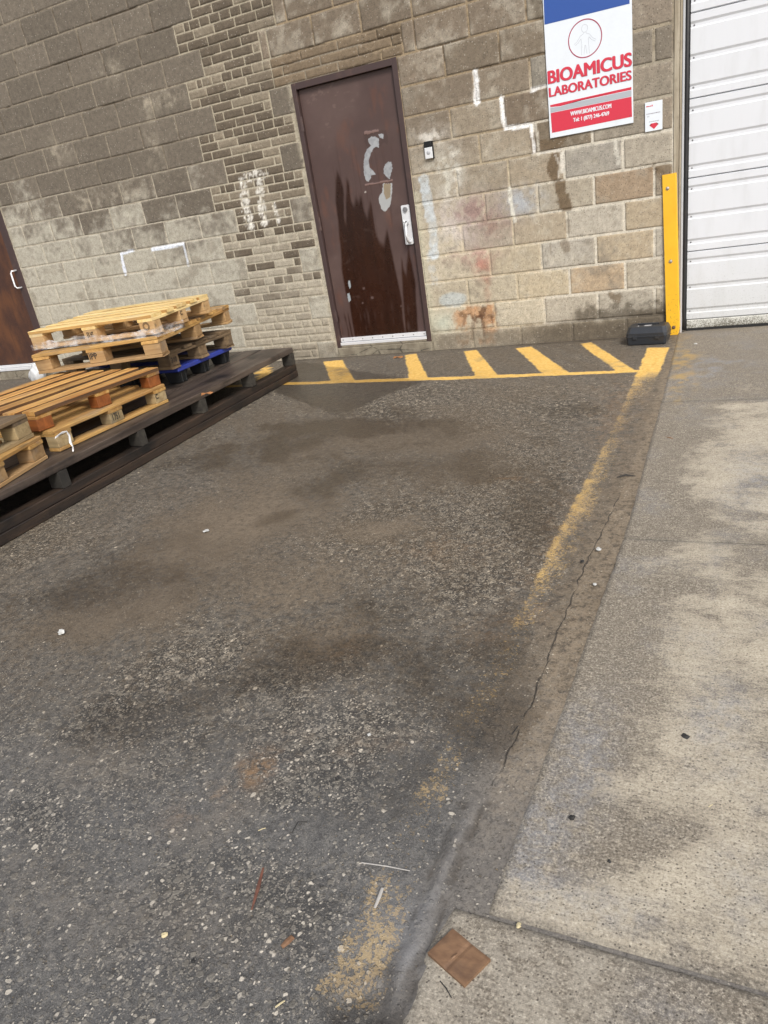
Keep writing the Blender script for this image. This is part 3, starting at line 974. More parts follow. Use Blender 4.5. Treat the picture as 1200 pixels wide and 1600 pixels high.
    # grey green film low by the door, rust area and its drips
    pc = wp(708, 468)
    pe = sst(1.1, .8, np.hypot((X - pc[0]) / .125, (Z - pc[1]) / .062) + (n3 - .5) * .3)
    col = mixc(col, S(176, 184, 184), pe * .75)
    col = mixc(col, S(176, 184, 170), bl(692, 505, .1, .09) * .7)
    ra = sst(.0, .05, np.minimum(np.minimum(X + .755, -.40 - X), np.minimum(Z - .0, .345 - Z)) + (n3 - .5) * .09 + (n2 - .5) * .07)
    col = mixc(col, S(176, 122, 70), ra * .62 * sst(.25, .6, n3 + (n2 - .5)))
    for pts, r, a in [([(757, 482), (748, 500), (733, 494)], .026, .8), ([(720, 490), (735, 496), (770, 494)], .02, .6), ([(752, 494), (757, 520), (758, 532)], .016, .75), ([(739, 498), (738, 530)], .018, .6), ([(726, 498), (722, 522)], .012, .5), ([(768, 494), (771, 510)], .01, .5), ([(775, 480), (770, 488)], .014, .5)]:
        col = mixc(col, S(92, 66, 48), stroke(pts, r, 0, a, 1.0) * sst(.25, .55, n3))
    # damp dark patches under the sign
    for pts, r, a in [([(834, 212), (835, 228), (866, 226), (880, 214)], .035, .75), ([(868, 247), (862, 262), (866, 275)], .035, .9), ([(875, 290), (879, 305), (884, 322)], .045, .9), ([(886, 345), (888, 360)], .02, .4), ([(882, 382), (884, 388)], .035, .55), ([(1020, 262), (1045, 264)], .03, .6), ([(1030, 268), (1042, 290)], .03, .5), ([(955, 460), (966, 470), (968, 463)], .022, .7), ([(860, 395), (858, 370)], .006, .4)]:
        col = mixc(col, S(104, 88, 68), stroke(pts, r, 0, a))
    # splash dirt along the foot of the wall
    foot = sst(.26, .07, Z + (n2 - .5) * .30 + (n3 - .5) * .08)
    col = mixc(col, S(112, 101, 86), foot * (.30 + .45 * sst(-.2, .4, X)) * ((X > -.98) | (X < -6)))
    f2 = sst(.16, .10, Z + (n2 - .5) * .05)
    col = mixc(col, S(120, 111, 97), f2 * (.8 * (X > -.98) + .55 * (X <= -.98)) * (.6 + .4 * sst(.3, .6, n2)))
    f3 = sst(.175, .13, Z + (n2 - .5) * .06 + (n3 - .5) * .03) * sst(-.35, .1, X)
    col = mixc(col, S(92, 83, 70), f3 * .75)
    dd = sst(.17, .27, X + .0) * sst(.28, .20, Z + (n3 - .5) * .18) * sst(.12, .16, Z)
    col = mixc(col, S(84, 76, 64), dd * .75)
    # white spray marks
    for pts, r, a, c in [([(742, 113), (744, 135), (746, 160)], .021, .97, W), ([(783, 153), (785, 178), (789, 200), (806, 199), (828, 195)], .016, .97, W), ([(829, 196), (832, 215), (835, 236)], .012, .8, W), ([(830, 141), (852, 134)], .012, .85, W),
                      ([(190, 397), (192, 412), (196, 428)], .017, .95, S(214, 220, 232)), ([(190, 397), (208, 391)], .014, .85, S(214, 220, 232)), ([(238, 390), (262, 386), (286, 381)], .016, .95, S(220, 226, 236)), ([(287, 383), (291, 400), (294, 415)], .012, .75, S(210, 216, 226)),
                      ([(836, 193), (842, 240)], .012, .7, S(206, 200, 186)), ([(878, 240), (880, 268)], .016, .8, S(206, 202, 192)), ([(843, 239), (876, 234)], .008, .8, S(214, 210, 200)), ([(868, 242), (874, 258), (873, 276)], .008, .5, S(214, 210, 200)), ([(961, 220), (966, 256)], .014, .6, S(206, 202, 190))]:
        col = mixc(col, c, stroke(pts, r, 0, a, .5) * (.75 + .25 * sst(.3, .5, n4)))
    for pts, r in [([(380, 288), (384, 318), (390, 350)], .045), ([(404, 275), (408, 310), (413, 346)], .035), ([(378, 283), (396, 272), (414, 272)], .035), ([(390, 335), (394, 355)], .03), ([(428, 318), (436, 345)], .02)]:
        col = mixc(col, S(222, 219, 210), stroke(pts, r, 0, .82, 1.1) * sst(.40, .60, n3 * .45 + n4 * .55) * np.where(K == 9, .5, 1))
    col = col * (1 + (n4 - .5)[:, None] * .22)
    # ---- relief
    Yc = np.where(K == 9, .0030 + (n3 - .5) * .002 - .0025 * dark_j * -1.5, (RN - .5) * .0025 + (n3 - .5) * .0028 + (n4 - .5) * .0016)
    Yc = Yc + E_ * np.where((K == 0) | (K == 1), .0042, .0062)
    Xo = X + np.where(E_ > 0, (fbm(X * 14, Z * 14, 66) - .5) * .004, 0)
    Zo = Z + np.where(E_ > 0, (fbm(X * 14, Z * 14, 67) - .5) * .004, 0)
    V = np.stack([Xo, Yc, Zo], -1)
    Fq = np.concatenate(F)
    # body of the wall behind the face: piers and lintels, in coarse quads
    bv = []; bf = []

    def slab(x0, x1, z0, z1):
        o = nv + len(bv)
        for x in (x0, x1):
            for y in (.016, .20):
                for z in (z0, z1): bv.append((x, y, z))
        bf.extend([(o + a, o + b, o + c, o + d) for a, b, c, d in ((0, 1, 3, 2), (4, 6, 7, 5), (0, 4, 5, 1), (2, 3, 7, 6), (0, 2, 6, 4), (1, 5, 7, 3))])
    slab(WX0, LDOOR[0], -.06, WZ1); slab(LDOOR[0], LDOOR[1], 2.18, WZ1); slab(LDOOR[1], DOOR[0], -.06, WZ1); slab(DOOR[0], DOOR[1], 2.18, WZ1)
    slab(DOOR[1], GAR[0], -.06, WZ1); slab(GAR[0], GAR[1], 3.05, WZ1); slab(GAR[1], WX1, -.06, WZ1)
    slab(LDOOR[0], LDOOR[1], -.06, .06); slab(DOOR[0], DOOR[1], -.06, .075)
    V = np.concatenate([V, np.array(bv)]); Fq = np.concatenate([Fq, np.array(bf)])
    colv = np.concatenate([np.c_[col, np.ones(len(col))], np.tile(np.r_[S(150, 140, 122), 1.0], (len(bv), 1))])
    me = raw_mesh('wall', V, Fq, dict(tone=np.clip(colv, 0, 1)))
    m = NT('masonry')
    P = m.coord('Position')
    A = m.attr('tone')
    fine = m.noise(P, 95, 5.0, .78)
    mid = m.noise(P, 24, 6.0, .68)
    hs = m.t.nodes.new('ShaderNodeHueSaturation')
    m._in(hs.inputs['Color'], A.outputs['Color'])
    m._in(hs.inputs['Value'], m.math('ADD', -.10, m.math('ADD', m.math('MULTIPLY', fine, 1.35), m.math('MULTIPLY', mid, 1.15))))
    c = hs.outputs[0]
    g = m.vor(P, 62); gc = m.sep(g.outputs['Color'])
    gm = m.math('MULTIPLY', m.sstep(.32, .16, g.outputs['Distance']), m.math('GREATER_THAN', gc[0], .80))
    c = m.mix(m.math('MULTIPLY', gm, .38), c, (0.55, 0.51, 0.44))
    d = m.vor(P, 80); dc = m.sep(d.outputs['Color'])
    dm = m.math('MULTIPLY', m.sstep(.36, .15, d.outputs['Distance']), m.math('GREATER_THAN', dc[0], .62))
    c = m.mix(m.math('MULTIPLY', dm, .55), c, (0.06, 0.052, 0.042))
    m.set('Base Color', c)
    m.set('Roughness', .92)
    m.set('Specular IOR Level', .25)
    m.bump(m.math('ADD', m.math('MULTIPLY', fine, 1.0), m.math('MULTIPLY', dm, -.9)), .7, .003)
    link_mesh('wall', me, m.m, parent)


def door_material():
    m = NT('brown_door_paint')
    o = m.coord('Object')
    A = m.attr('tone')
    n = m.noise(o, 14, 5.0, .6)
    f = m.noise(o, 120, 3.0)
    hs = m.t.nodes.new('ShaderNodeHueSaturation')
    m._in(hs.inputs['Color'], A.outputs['Color'])
    m._in(hs.inputs['Value'], m.math('ADD', .82, m.math('MULTIPLY_ADD', n, .26, m.math('MULTIPLY', f, .10))))
    m.set('Base Color', hs.outputs[0])
    w = A.outputs['Alpha']
    m.set('Roughness', m.math('MULTIPLY_ADD', w, -.16, m.math('MULTIPLY_ADD', n, .15, .36)))
    m.set('Specular IOR Level', .4)
    m.bump(m.math('ADD', n, m.math('MULTIPLY', f, .12)), .12, .003)
    return m.m


def build_door(parent, frame_mat, alu, steel):
    # leaf, its front face 28 mm behind the wall face
    x0, x1, z0, z1 = -1.850, -1.022, .150, 2.128
    yf = .030
    xs = np.linspace(x0, x1, 190); zs = np.linspace(z0, z1, 430)
    X, Z = np.meshgrid(xs, zs)
    U, V = pix(X, np.full_like(X, yf), Z)
    zx = (U - 400) * 3; zy = (V - 60) * 3        # tracing units of the door close-up
    a = fbm(X * 30, Z * 5, 3); b = fbm(X * 60, Z * 12, 5); n1 = fbm(X * 2.5, Z * 2, 8); n3 = fbm(X * 40, Z * 40, 15)
    zx2 = zx + (b - .5) * 5
    zy2 = zy + (a - .5) * 30
    wet1 = in_poly(zx2, zy2, [(372, 770), (374, 690), (380, 615), (396, 660), (410, 700), (414, 830), (420, 880), (424, 660), (436, 680), (446, 770), (458, 790), (468, 745), (482, 775), (492, 735), (506, 800), (522, 840), (536, 755), (546, 800), (560, 900), (578, 960), (600, 970), (614, 890), (632, 980), (652, 1080),
                              (668, 1150), (684, 1240), (690, 1330), (702, 1395), (470, 1400), (452, 1330), (440, 1240), (420, 1190), (404, 1100), (396, 980), (386, 860)])
    wet2 = in_poly(zx2, zy2, [(682, 1010), (694, 1090), (704, 1100), (714, 960), (728, 1040), (746, 1130), (752, 1250), (760, 1390), (702, 1392), (692, 1250), (684, 1130)])
    drip = (fbm(X * 55, Z * 2.2, 61) > .56) & (zx > 372) & (zx < 500) & (zy > 1190 + 250 * fbm(X * 45, Z * 0, 4))
    wet = (wet1 | wet2 | drip).astype(float)
    dry = ((fbm(X * 70, Z * 9, 71) > .76) & (zy > 1250)) | ((fbm(X * 90, Z * 60, 73) > .80) & (zy > 1000))
    wet = np.where(dry, .0, wet)
    for _ in range(3):
        wet[1:-1, 1:-1] = (wet[1:-1, 1:-1] * 2 + wet[:-2, 1:-1] + wet[2:, 1:-1] + wet[1:-1, :-2] + wet[1:-1, 2:]) / 6
    for _ in range(36):
        wet[1:-1] = (wet[:-2] + 2 * wet[1:-1] + wet[2:]) / 4
    for (u, v, r) in [(505, 1172, 6), (545, 1215, 7), (500, 1240, 5), (680, 1255, 4)]:
        wet = np.where(np.hypot(zx - u, zy - v) < r, 0, wet)
    pol = lambda pts: in_poly(zx + (n3 - .5) * 6, zy + (n3 - .5) * 6, pts)
    # bare patches, traced in the close-up
    k = lambda pts: [((560 + p[0] / 7.62 - 400) * 3, (190 + p[1] / 7.62 - 60) * 3) for p in pts]
    bare = pol(k([(115, 205), (150, 180), (200, 180), (240, 200), (245, 250), (240, 310), (215, 295), (180, 320), (150, 380), (125, 470), (130, 540), (170, 580), (205, 625), (160, 640), (120, 720), (90, 700), (65, 620), (65, 500), (75, 400), (105, 330), (150, 290), (120, 240)]))
    bare |= pol(k([(235, 155), (295, 140), (298, 205), (262, 195)])) | pol(k([(300, 560), (320, 510), (360, 480), (390, 478), (405, 560), (385, 620), (372, 690), (340, 660), (305, 620)]))
    bare2 = pol(k([(295, 735), (400, 735), (405, 800), (395, 920), (370, 1010), (320, 1075), (280, 1050), (245, 960), (245, 900), (280, 840)]))
    tape = pol(k([(65, 140), (70, 120), (240, 92), (242, 118), (80, 160)])) | pol(k([(75, 745), (410, 690), (412, 708), (80, 765)]))
    ghost = pol(k([(60, 130), (330, 100), (360, 240), (340, 270), (300, 250), (240, 330), (120, 340), (70, 240)]))
    col = mixc(S(85, 67, 63), S(96, 78, 73), sst(.35, .7, n1))
    col = mixc(col, S(78, 62, 62), sst(650, 740, zx + (fbm(X * 5, Z * 3, 9) - .5) * 60) * .5)
    col = mixc(col, S(120, 78, 58), .3 * sst(.62, .8, fbm(X * 9, Z * 4, 99)))
    col = np.where((ghost & ~bare)[..., None], col * .82, col)
    wcol = mixc(S(44, 24, 16), S(52, 29, 19), sst(.3, .7, fbm(X * 14, Z * 2, 19)))
    col = mixc(col, wcol, wet)
    runs = sst(.60, .70, fbm(X * 60, Z * 1.2, 131)) * sst(420, 640, zy) * (zx > 360) * (zx < 640) * (1 - wet)
    col = mixc(col, S(70, 50, 46), runs * .45)
    scuff = sst(.66, .74, fbm(X * 18, Z * 30, 141)) * sst(.5, .7, n1)
    col = mixc(col, S(128, 108, 100), scuff * .35)
    bc = mixc(S(166, 169, 172), S(150, 152, 155), sst(.4, .7, n3))
    col = np.where(bare[..., None], bc, col)
    b2 = mixc(S(172, 174, 174), S(148, 134, 112), (in_poly(zx, zy, k([(300, 740), (385, 740), (380, 900), (330, 930), (305, 860)]))).astype(float))
    col = np.where(bare2[..., None], b2, col)
    low = pol([(432, 1135), (440, 1135), (446, 1165), (440, 1175), (434, 1160)]) | pol([(426, 1195), (438, 1192), (446, 1230), (434, 1236)])
    col = np.where(low[..., None], S(160, 168, 172), col)
    col = np.where(tape[..., None], S(128, 104, 98), col)
    spots = np.hypot(zx - 513, zy - 720) < 5
    col = np.where(spots[..., None], S(170, 160, 152), col)
    Yd = yf + (fbm(X * 3, Z * 2, 44) - .5) * .003 - tape * .002
    tone = np.concatenate([np.clip(col, 0, 1), np.clip(wet, 0, 1)[..., None]], -1)
    # side returns
    idx0 = X.size
    P = np.stack([X, Yd, Z], -1)
    me = grid_mesh('door', xs, zs, P, dict(tone=tone))
    door = link_mesh('door', me, door_material(), parent)
    door["label"] = 'brown steel door with wet streaks and peeled paint'
    # leaf core behind the face
    # frame
    bm = bmesh.new()
    yo, yi = -.004, .12
    add_box(bm, DOOR[0], x0 - .005, yo, yi, .079, 2.178, .002)
    add_box(bm, x1 + .005, DOOR[1], yo, yi, .079, 2.178, .002)
    add_box(bm, x0 - .005, x1 + .005, yo, yi, z1 + .004, 2.178, .002)
    add_box(bm, x0 - .02, x1 + .02, yf + .040, yi, .079, z1 + .02, 0)     # stop and core closing the gap
    bm_obj('door_frame', bm, frame_mat, door)
    # sill strip with screws
    bm = bmesh.new()
    add_box(bm, x0 - .004, x1 + .004, .012, .035, .126, .160, .002)
    add_box(bm, x0 - .004, x1 + .004, -.006, .030, .098, .122, .002)
    sill = bm_obj('sill_strip', bm, alu, door)
    for i in range(9):
        bm = bmesh.new()
        add_dome(bm, (x0 + .02 + i * (x1 - x0 - .04) / 8, .012, .143), (0, -1, 0), .006, .003, 10, 3)
        bm_obj('screw', bm, steel, door)
    # concrete step in the opening
    # hinges
    for z in (1.89, 1.13, .36):
        bm = bmesh.new()
        for k in range(5):
            add_cyl(bm, (x0 - .006, .008, z - .052 + k * .0212), (0, 0, 1), .0095, .0198, 12)
        add_box(bm, x0 - .022, x0 - .010, -.0065, .004, z - .052, z + .054, .001)
        bm_obj('hinge', bm, frame_mat, door, smooth=False)
    # handle: plate, lock, thumb piece, pull
    bm = bmesh.new()
    pts = []
    cx, cz, w, h, r = -1.068, 1.022, .036, .150, .012
    for (sx, sz, a0) in ((1, 1, 0), (-1, 1, 90), (-1, -1, 180), (1, -1, 270)):
        for q in range(5):
            t = R(a0 + q * 22.5)
            pts.append((cx + sx * (w - r) + r * math.cos(t), cz + sz * (h - r) + r * math.sin(t)))
    add_prism(bm, pts, .018, .029)
    h_ = bm_obj('handle', bm, alu, door)
    h_["label"] = 'silver pull handle plate with round lock'
    bm = bmesh.new()
    add_cyl(bm, (cx, .018, 1.138), (0, -1, 0), .019, .010, 24)
    bm_obj('lock_cylinder', bm, steel, door)
    bm = bmesh.new()
    add_tube(bm, [(cx + .004, .018, 1.035), (cx + .004, -.020, 1.03), (cx + .005, -.038, 1.0), (cx + .006, -.040, .95), (cx + .006, -.034, .915), (cx + .006, -.012, .895), (cx + .006, .018, .89)], [.011, .010, .0105, .011, .0105, .010, .011], 12)
    add_tube(bm, [(cx - .004, .018, 1.05), (cx - .004, -.028, 1.056), (cx - .004, -.040, 1.048)], [.008, .011, .009], 10, .5)
    bm_obj('pull', bm, alu, door, smooth=True)


def build_left_door(parent, frame_mat, alu, steel):
    m = NT('rusty_brown_door')
    o = m.coord('Object')
    n = m.noise(m.mapping(o, (2.2, 1, 1.2)), 2.2, 6.0, .65)
    st = m.noise(m.mapping(o, (30, 1, 1.3)), 1.0, 4.0, .6)
    f = m.noise(o, 60, 4.0)
    c = m.mix(m.sstep(.35, .7, n), tuple(S(66, 42, 34)), tuple(S(104, 66, 40)))
    c = m.mix(m.math('MULTIPLY', m.sstep(.52, .72, st), .55), c, tuple(S(52, 34, 32)))
    c = m.mix(m.math('MULTIPLY', m.sstep(.66, .74, st), .5), c, tuple(S(138, 126, 122)))
    c = m.mix(m.math('MULTIPLY', m.sstep(.5, .75, f), .25), c, tuple(S(124, 80, 50)))
    m.set('Base Color', c); m.set('Roughness', .55)
    m.bump(f, .2, .002)
    bm = bmesh.new()
    add_box(bm, LDOOR[0] + .05, LDOOR[1] - .135, .030, .075, .162, 2.125, .003)
    d = bm_obj('door', bm, m.m, parent)
    d["label"] = 'rust brown steel door mostly outside the picture'
    bm = bmesh.new()
    add_box(bm, LDOOR[1] - .133, LDOOR[1] - .052, .022, .075, .162, 2.125, .003)
    bm_obj('closing_strip', bm, frame_mat, d)
    bm = bmesh.new()
    add_box(bm, LDOOR[0], LDOOR[0] + .045, -.004, .12, .062, 2.178, .002)
    add_box(bm, LDOOR[1] - .047, LDOOR[1], -.004, .12, .062, 2.178, .002)
    add_box(bm, LDOOR[0] + .047, LDOOR[1] - .049, -.004, .12, 2.132, 2.178, .002)
    add_box(bm, LDOOR[0] + .047, LDOOR[1] - .049, .078, .12, .062, 2.13, 0)
    bm_obj('door_frame', bm, frame_mat, d)
    bm = bmesh.new()
    add_box(bm, LDOOR[0] + .05, LDOOR[1] - .05, .004, .030, .130, .160, .002)
    add_box(bm, LDOOR[0] + .05, LDOOR[1] - .05, -.02, .026, .098, .127, .002)
    bm_obj('sill_strip', bm, alu, d)
    hx = LDOOR[1] - .10
    bm = bmesh.new()
    add_tube(bm, [(hx + .012, .022, 1.155), (hx - .008, -.026, 1.155), (hx - .022, -.032, 1.135), (hx - .024, -.032, 1.00), (hx - .010, -.026, .978), (hx + .012, .022, .978)], .009, 10)
    bm_obj('handle', bm, alu, d, smooth=True)


def build_garage(parent, steel):
    # white sectional door: profile along z extruded along x
    m = NT('white_panel_paint')
    P = m.coord('Position')
    n = m.noise(P, 3.0, 5.0, .6); f = m.noise(P, 90, 4.0, .7); st = m.noise(m.mapping(P, (7, 1, 1.5)), 1.5, 4.0, .6)
    z = m.t.nodes.new('ShaderNodeSeparateXYZ'); m._in(z.inputs[0], P)
    low = m.sstep(.75, .02, m.math('ADD', z.outputs[2], m.math('MULTIPLY_ADD', n, .5, -.25)))
    c = m.mix(m.math('MULTIPLY', m.sstep(.45, .75, st), .25), tuple(S(226, 229, 234)), tuple(S(196, 198, 198)))
    c = m.mix(m.math('MULTIPLY', low, .35), c, tuple(S(196, 196, 186)))
    c = m.mix(m.math('MULTIPLY', m.math('MULTIPLY', low, m.sstep(.55, .7, f)), .5), c, tuple(S(120, 116, 104)))
    m.set('Base Color', c); m.set('Roughness', .38)
    m.bump(m.noise(P, 2.0, 2.0), .12, .03)
    white = m.m
    x0, x1 = 1.030, GAR[1] - .06
    yf = .045
    prof = []
    zb = .085
    jts = [.085, .565, 1.046, 1.527, 2.008, 2.489, 2.970]
    for a, b in zip(jts, jts[1:]):
        h = b - a
        prof.append((yf + .012, a + .0013)); prof.append((yf, a + .006))
        for fr in (.137, .49, .863):
            g = a + h * fr
            prof += [(yf, g - .020), (yf + .007, g - .012), (yf + .007, g + .006), (yf, g + .020)]
        prof += [(yf, b - .006), (yf + .012, b - .0013)]
    xs = np.linspace(x0, x1, 60)
    V = []; F = []
    for (y, z_) in prof:
        V.append(np.stack([xs, y + .0025 * (fbm(xs * 2.3, np.full_like(xs, z_ * 2.5), 9) - .5), np.full_like(xs, z_)], -1))
    V = np.concatenate(V)
    nx = len(xs)
    for i in range(len(prof) - 1):
        if (i + 1) % 16 == 0: continue
        r = np.arange(nx - 1)
        F.append(np.stack([i * nx + r, i * nx + r + 1, (i + 1) * nx + r + 1, (i + 1) * nx + r], -1))
    F = np.concatenate(F)
    me = raw_mesh('garage_door', V, F, {}, smooth=False)
    g = link_mesh('garage_door', me, white, parent)
    g["label"] = 'white ribbed steel overhead door'
    # dark gaps between the sections
    bm = bmesh.new()
    add_box(bm, x0, x1, yf + .016, yf + .05, .02, 3.0, 0)
    bm_obj('backing', bm, paint_mat('dark_gap', (0.5, 0.5, 0.51), .8, bump=0), g)
    mb = NT('dirty_bottom_bar')
    P = mb.coord('Position')
    f = mb.noise(P, 130, 5.0, .75); n = mb.noise(P, 9, 4.0)
    zz = mb.t.nodes.new('ShaderNodeSeparateXYZ'); mb._in(zz.inputs[0], P)
    t = mb.sstep(.42, .62, mb.math('ADD', f, mb.math('MULTIPLY_ADD', zz.outputs[2], -2.2, mb.math('MULTIPLY_ADD', n, .3, -.02))))
    mb.set('Base Color', mb.mix(t, tuple(S(214, 214, 206)), tuple(S(112, 108, 96)))); mb.set('Roughness', .7)
    bm = bmesh.new()
    add_box(bm, x0, x1, yf - .004, yf + .014, .022, .083, .004)
    bm_obj('bottom_bar', bm, mb.m, g)
    rub = paint_mat('black_rubber', (0.012, 0.012, 0.013), .55, dirt=.2, bump=0)
    bm = bmesh.new()
    add_box(bm, x0, x1, yf - .002, yf + .016, .002, .0215, .002)
    bm_obj('bottom_seal', bm, rub, g)
    bm = bmesh.new()
    add_tube(bm, [(1.012, .022, 3.04), (1.013, .022, 1.5), (1.014, .022, .4), (1.011, .020, .2), (1.016, .020, .10), (1.014, .02, .02)], .0145, 10, .9)
    bm_obj('side_seal', bm, rub, g, smooth=True)
    # screw heads in the grooves beside the jamb
    for a, b in zip(jts, jts[1:]):
        for fr in (.137, .49, .863):
            bm = bmesh.new()
            add_dome(bm, (x0 + .022, yf + .0065, a + (b - a) * fr - .002), (0, -1, 0), .006, .004, 8, 3)
            bm_obj('screw', bm, steel, g)
    # jamb: weathered facing board and pale stop strip
    jm = NT('weathered_jamb')
    o = jm.coord('Object')
    a = jm.noise(jm.mapping(o, (40, 40, 2.5)), 1.0, 5.0, .65); b = jm.noise(o, 18, 4.0)
    c = jm.mix(jm.sstep(.3, .7, a), tuple(S(150, 138, 118)), tuple(S(184, 174, 154)))
    c = jm.mix(jm.math('MULTIPLY', jm.sstep(.5, .75, b), .4), c, tuple(S(120, 108, 92)))
    ln = jm.noise(jm.mapping(o, (6, 6, 3)), 1.0, 3.0)
    jm.set('Base Color', c); jm.set('Roughness', .85); jm.bump(a, .5, .003)
    for (ja, jb, jy) in ((GAR[0] + .001, .968, -.003), (.970, .984, .002), (GAR[1] - .05, GAR[1] - .001, -.003)):
        bm = bmesh.new()
        add_box(bm, ja, jb, jy, .14, .0, 3.04, .003)
        bm_obj('jamb', bm, jm.m, g)
    bm = bmesh.new()
    add_box(bm, .986, 1.000, .006, .12, .0, 3.04, .002)
    bm_obj('stop_strip', bm, paint_mat('pale_strip', tuple(S(196, 198, 200)), .5, dirt=.4, dirtcol=tuple(S(130, 120, 105))), g)


def build_building():
    root = empty('warehouse_building', (0, 0, 0))
    tag(root, 'block and brick warehouse with two brown steel doors and a white garage door', 'building')
    frame_mat = paint_mat('frame_paint', tuple(S(74, 58, 56)), .5, dirt=.35, dirtcol=tuple(S(118, 92, 78)))
    alu = paint_mat('aluminium', (0.72, 0.73, 0.75), .36, .2, dirt=.25, dirtcol=(.3, .3, .3), bump=.05)
    steel = paint_mat('dull_steel', (0.30, 0.30, 0.31), .45, .7, dirt=.2, bump=0)
    build_wall(root)
    build_door(root, frame_mat, alu, steel)
    build_left_door(root, frame_mat, alu, steel)
    build_garage(root, steel)
    # thresholds under the doors
    cm = NT('threshold_concrete')
    o = cm.coord('Position')
    a = cm.noise(o, 12, 5.0, .65); f = cm.noise(o, 160, 3.0)
    c = cm.mix(cm.sstep(.3, .7, a), tuple(S(120, 111, 96)), tuple(S(150, 142, 124)))
    v = cm.vor(cm.mapping(o, (2.2, 2, 5)), 1.6, 'DISTANCE_TO_EDGE')
    c = cm.mix(cm.math('MULTIPLY', cm.sstep(.035, .005, cm.math('ADD', v.outputs['Distance'], cm.math('MULTIPLY_ADD', a, .1, -.04))), .8), c, (0.03, 0.027, 0.022))
    c = cm.mix(cm.math('MULTIPLY', cm.sstep(.5, .3, f), .4), c, tuple(S(80, 74, 62)))
    cm.set('Base Color', c); cm.set('Roughness', .9); cm.bump(cm.math('ADD', f, a), .5, .003)
    for (a0, a1, zt) in ((DOOR[0] + .002, DOOR[1] - .002, .096), (LDOOR[0] + .05, LDOOR[1] - .05, .096)):
        bm = bmesh.new()
        add_box(bm, a0 - .0, a1, -.012, .118, -.06, zt if a0 < -3 else .0775, .006)
        if a0 > -3:
            add_box(bm, -1.85, -1.022, -.008, .118, .0776, .0965, .004)
        bm_obj('threshold', bm, cm.m, root)
    # roof slab and side returns so the building has depth
    bm = bmesh.new()
    add_box(bm, WX0, WX1, .002, 6.0, WZ1 + .002, WZ1 + .14, .01)
    add_box(bm, WX0, WX0 + .2, .202, 6.0, -.06, WZ1, 0)
    add_box(bm, WX1 - .2, WX1, .202, 6.0, -.06, WZ1, 0)
    add_box(bm, WX0, WX1, 6.002, 6.2, -.06, WZ1, 0)
    bm_obj('roof', bm, paint_mat('roof_concrete', tuple(S(120, 112, 100)), .9), root)


# ================================================================== SIGNS AND WALL THINGS
def text_mesh(name, txt, size_x, size_z, x, z, y, mat, parent, bold=0.012, shear=0.0, depth=.0006, copies=0, dx=0.0):
    cu = bpy.data.curves.new(name, 'FONT')
    cu.body = txt
    cu.size = 1.0
    cu.offset = bold if copies == 0 else 0.0
    cu.shear = shear
    cu.extrude = depth
    o = bpy.data.objects.new(name, cu)
    COL.objects.link(o)
    dg = bpy.context.evaluated_depsgraph_get()
    me = bpy.data.meshes.new_from_object(o.evaluated_get(dg))
    bpy.data.objects.remove(o)
    bpy.data.curves.remove(cu)
    co = np.zeros(len(me.vertices) * 3); me.vertices.foreach_get('co', co); co = co.reshape(-1, 3)
    mn, mx = co.min(0), co.max(0)
    nx = (co[:, 0] - mn[0]) / (mx[0] - mn[0]) * size_x + x
    nz = (co[:, 1] - mn[1]) / (mx[1] - mn[1]) * size_z + z
    ny = y - co[:, 2]
    me.vertices.foreach_set('co', np.stack([nx, ny, nz], -1).ravel())
    me.materials.clear()
    me.name = name
    me.update()
    if copies:
        bm = bmesh.new()
        for k in range(-copies, copies + 1):
            n0 = len(bm.verts)
            bm.from_mesh(me)
            bm.verts.ensure_lookup_table()
            for v in bm.verts[n0:]: v.co += Vector((dx * k / copies, -.00006 * (k + copies), .35 * dx * ((k + copies) % 3 - 1)))
        bm.to_mesh(me); bm.free()
    return link_mesh(name, me, mat, parent)


def flat_quad(bm, pts, y):
    bm.faces.new([bm.verts.new((p[0], y, p[1])) for p in pts])


def thin(bm, pts, y, t=.0006):
    add_prism(bm, pts, y - t, y)


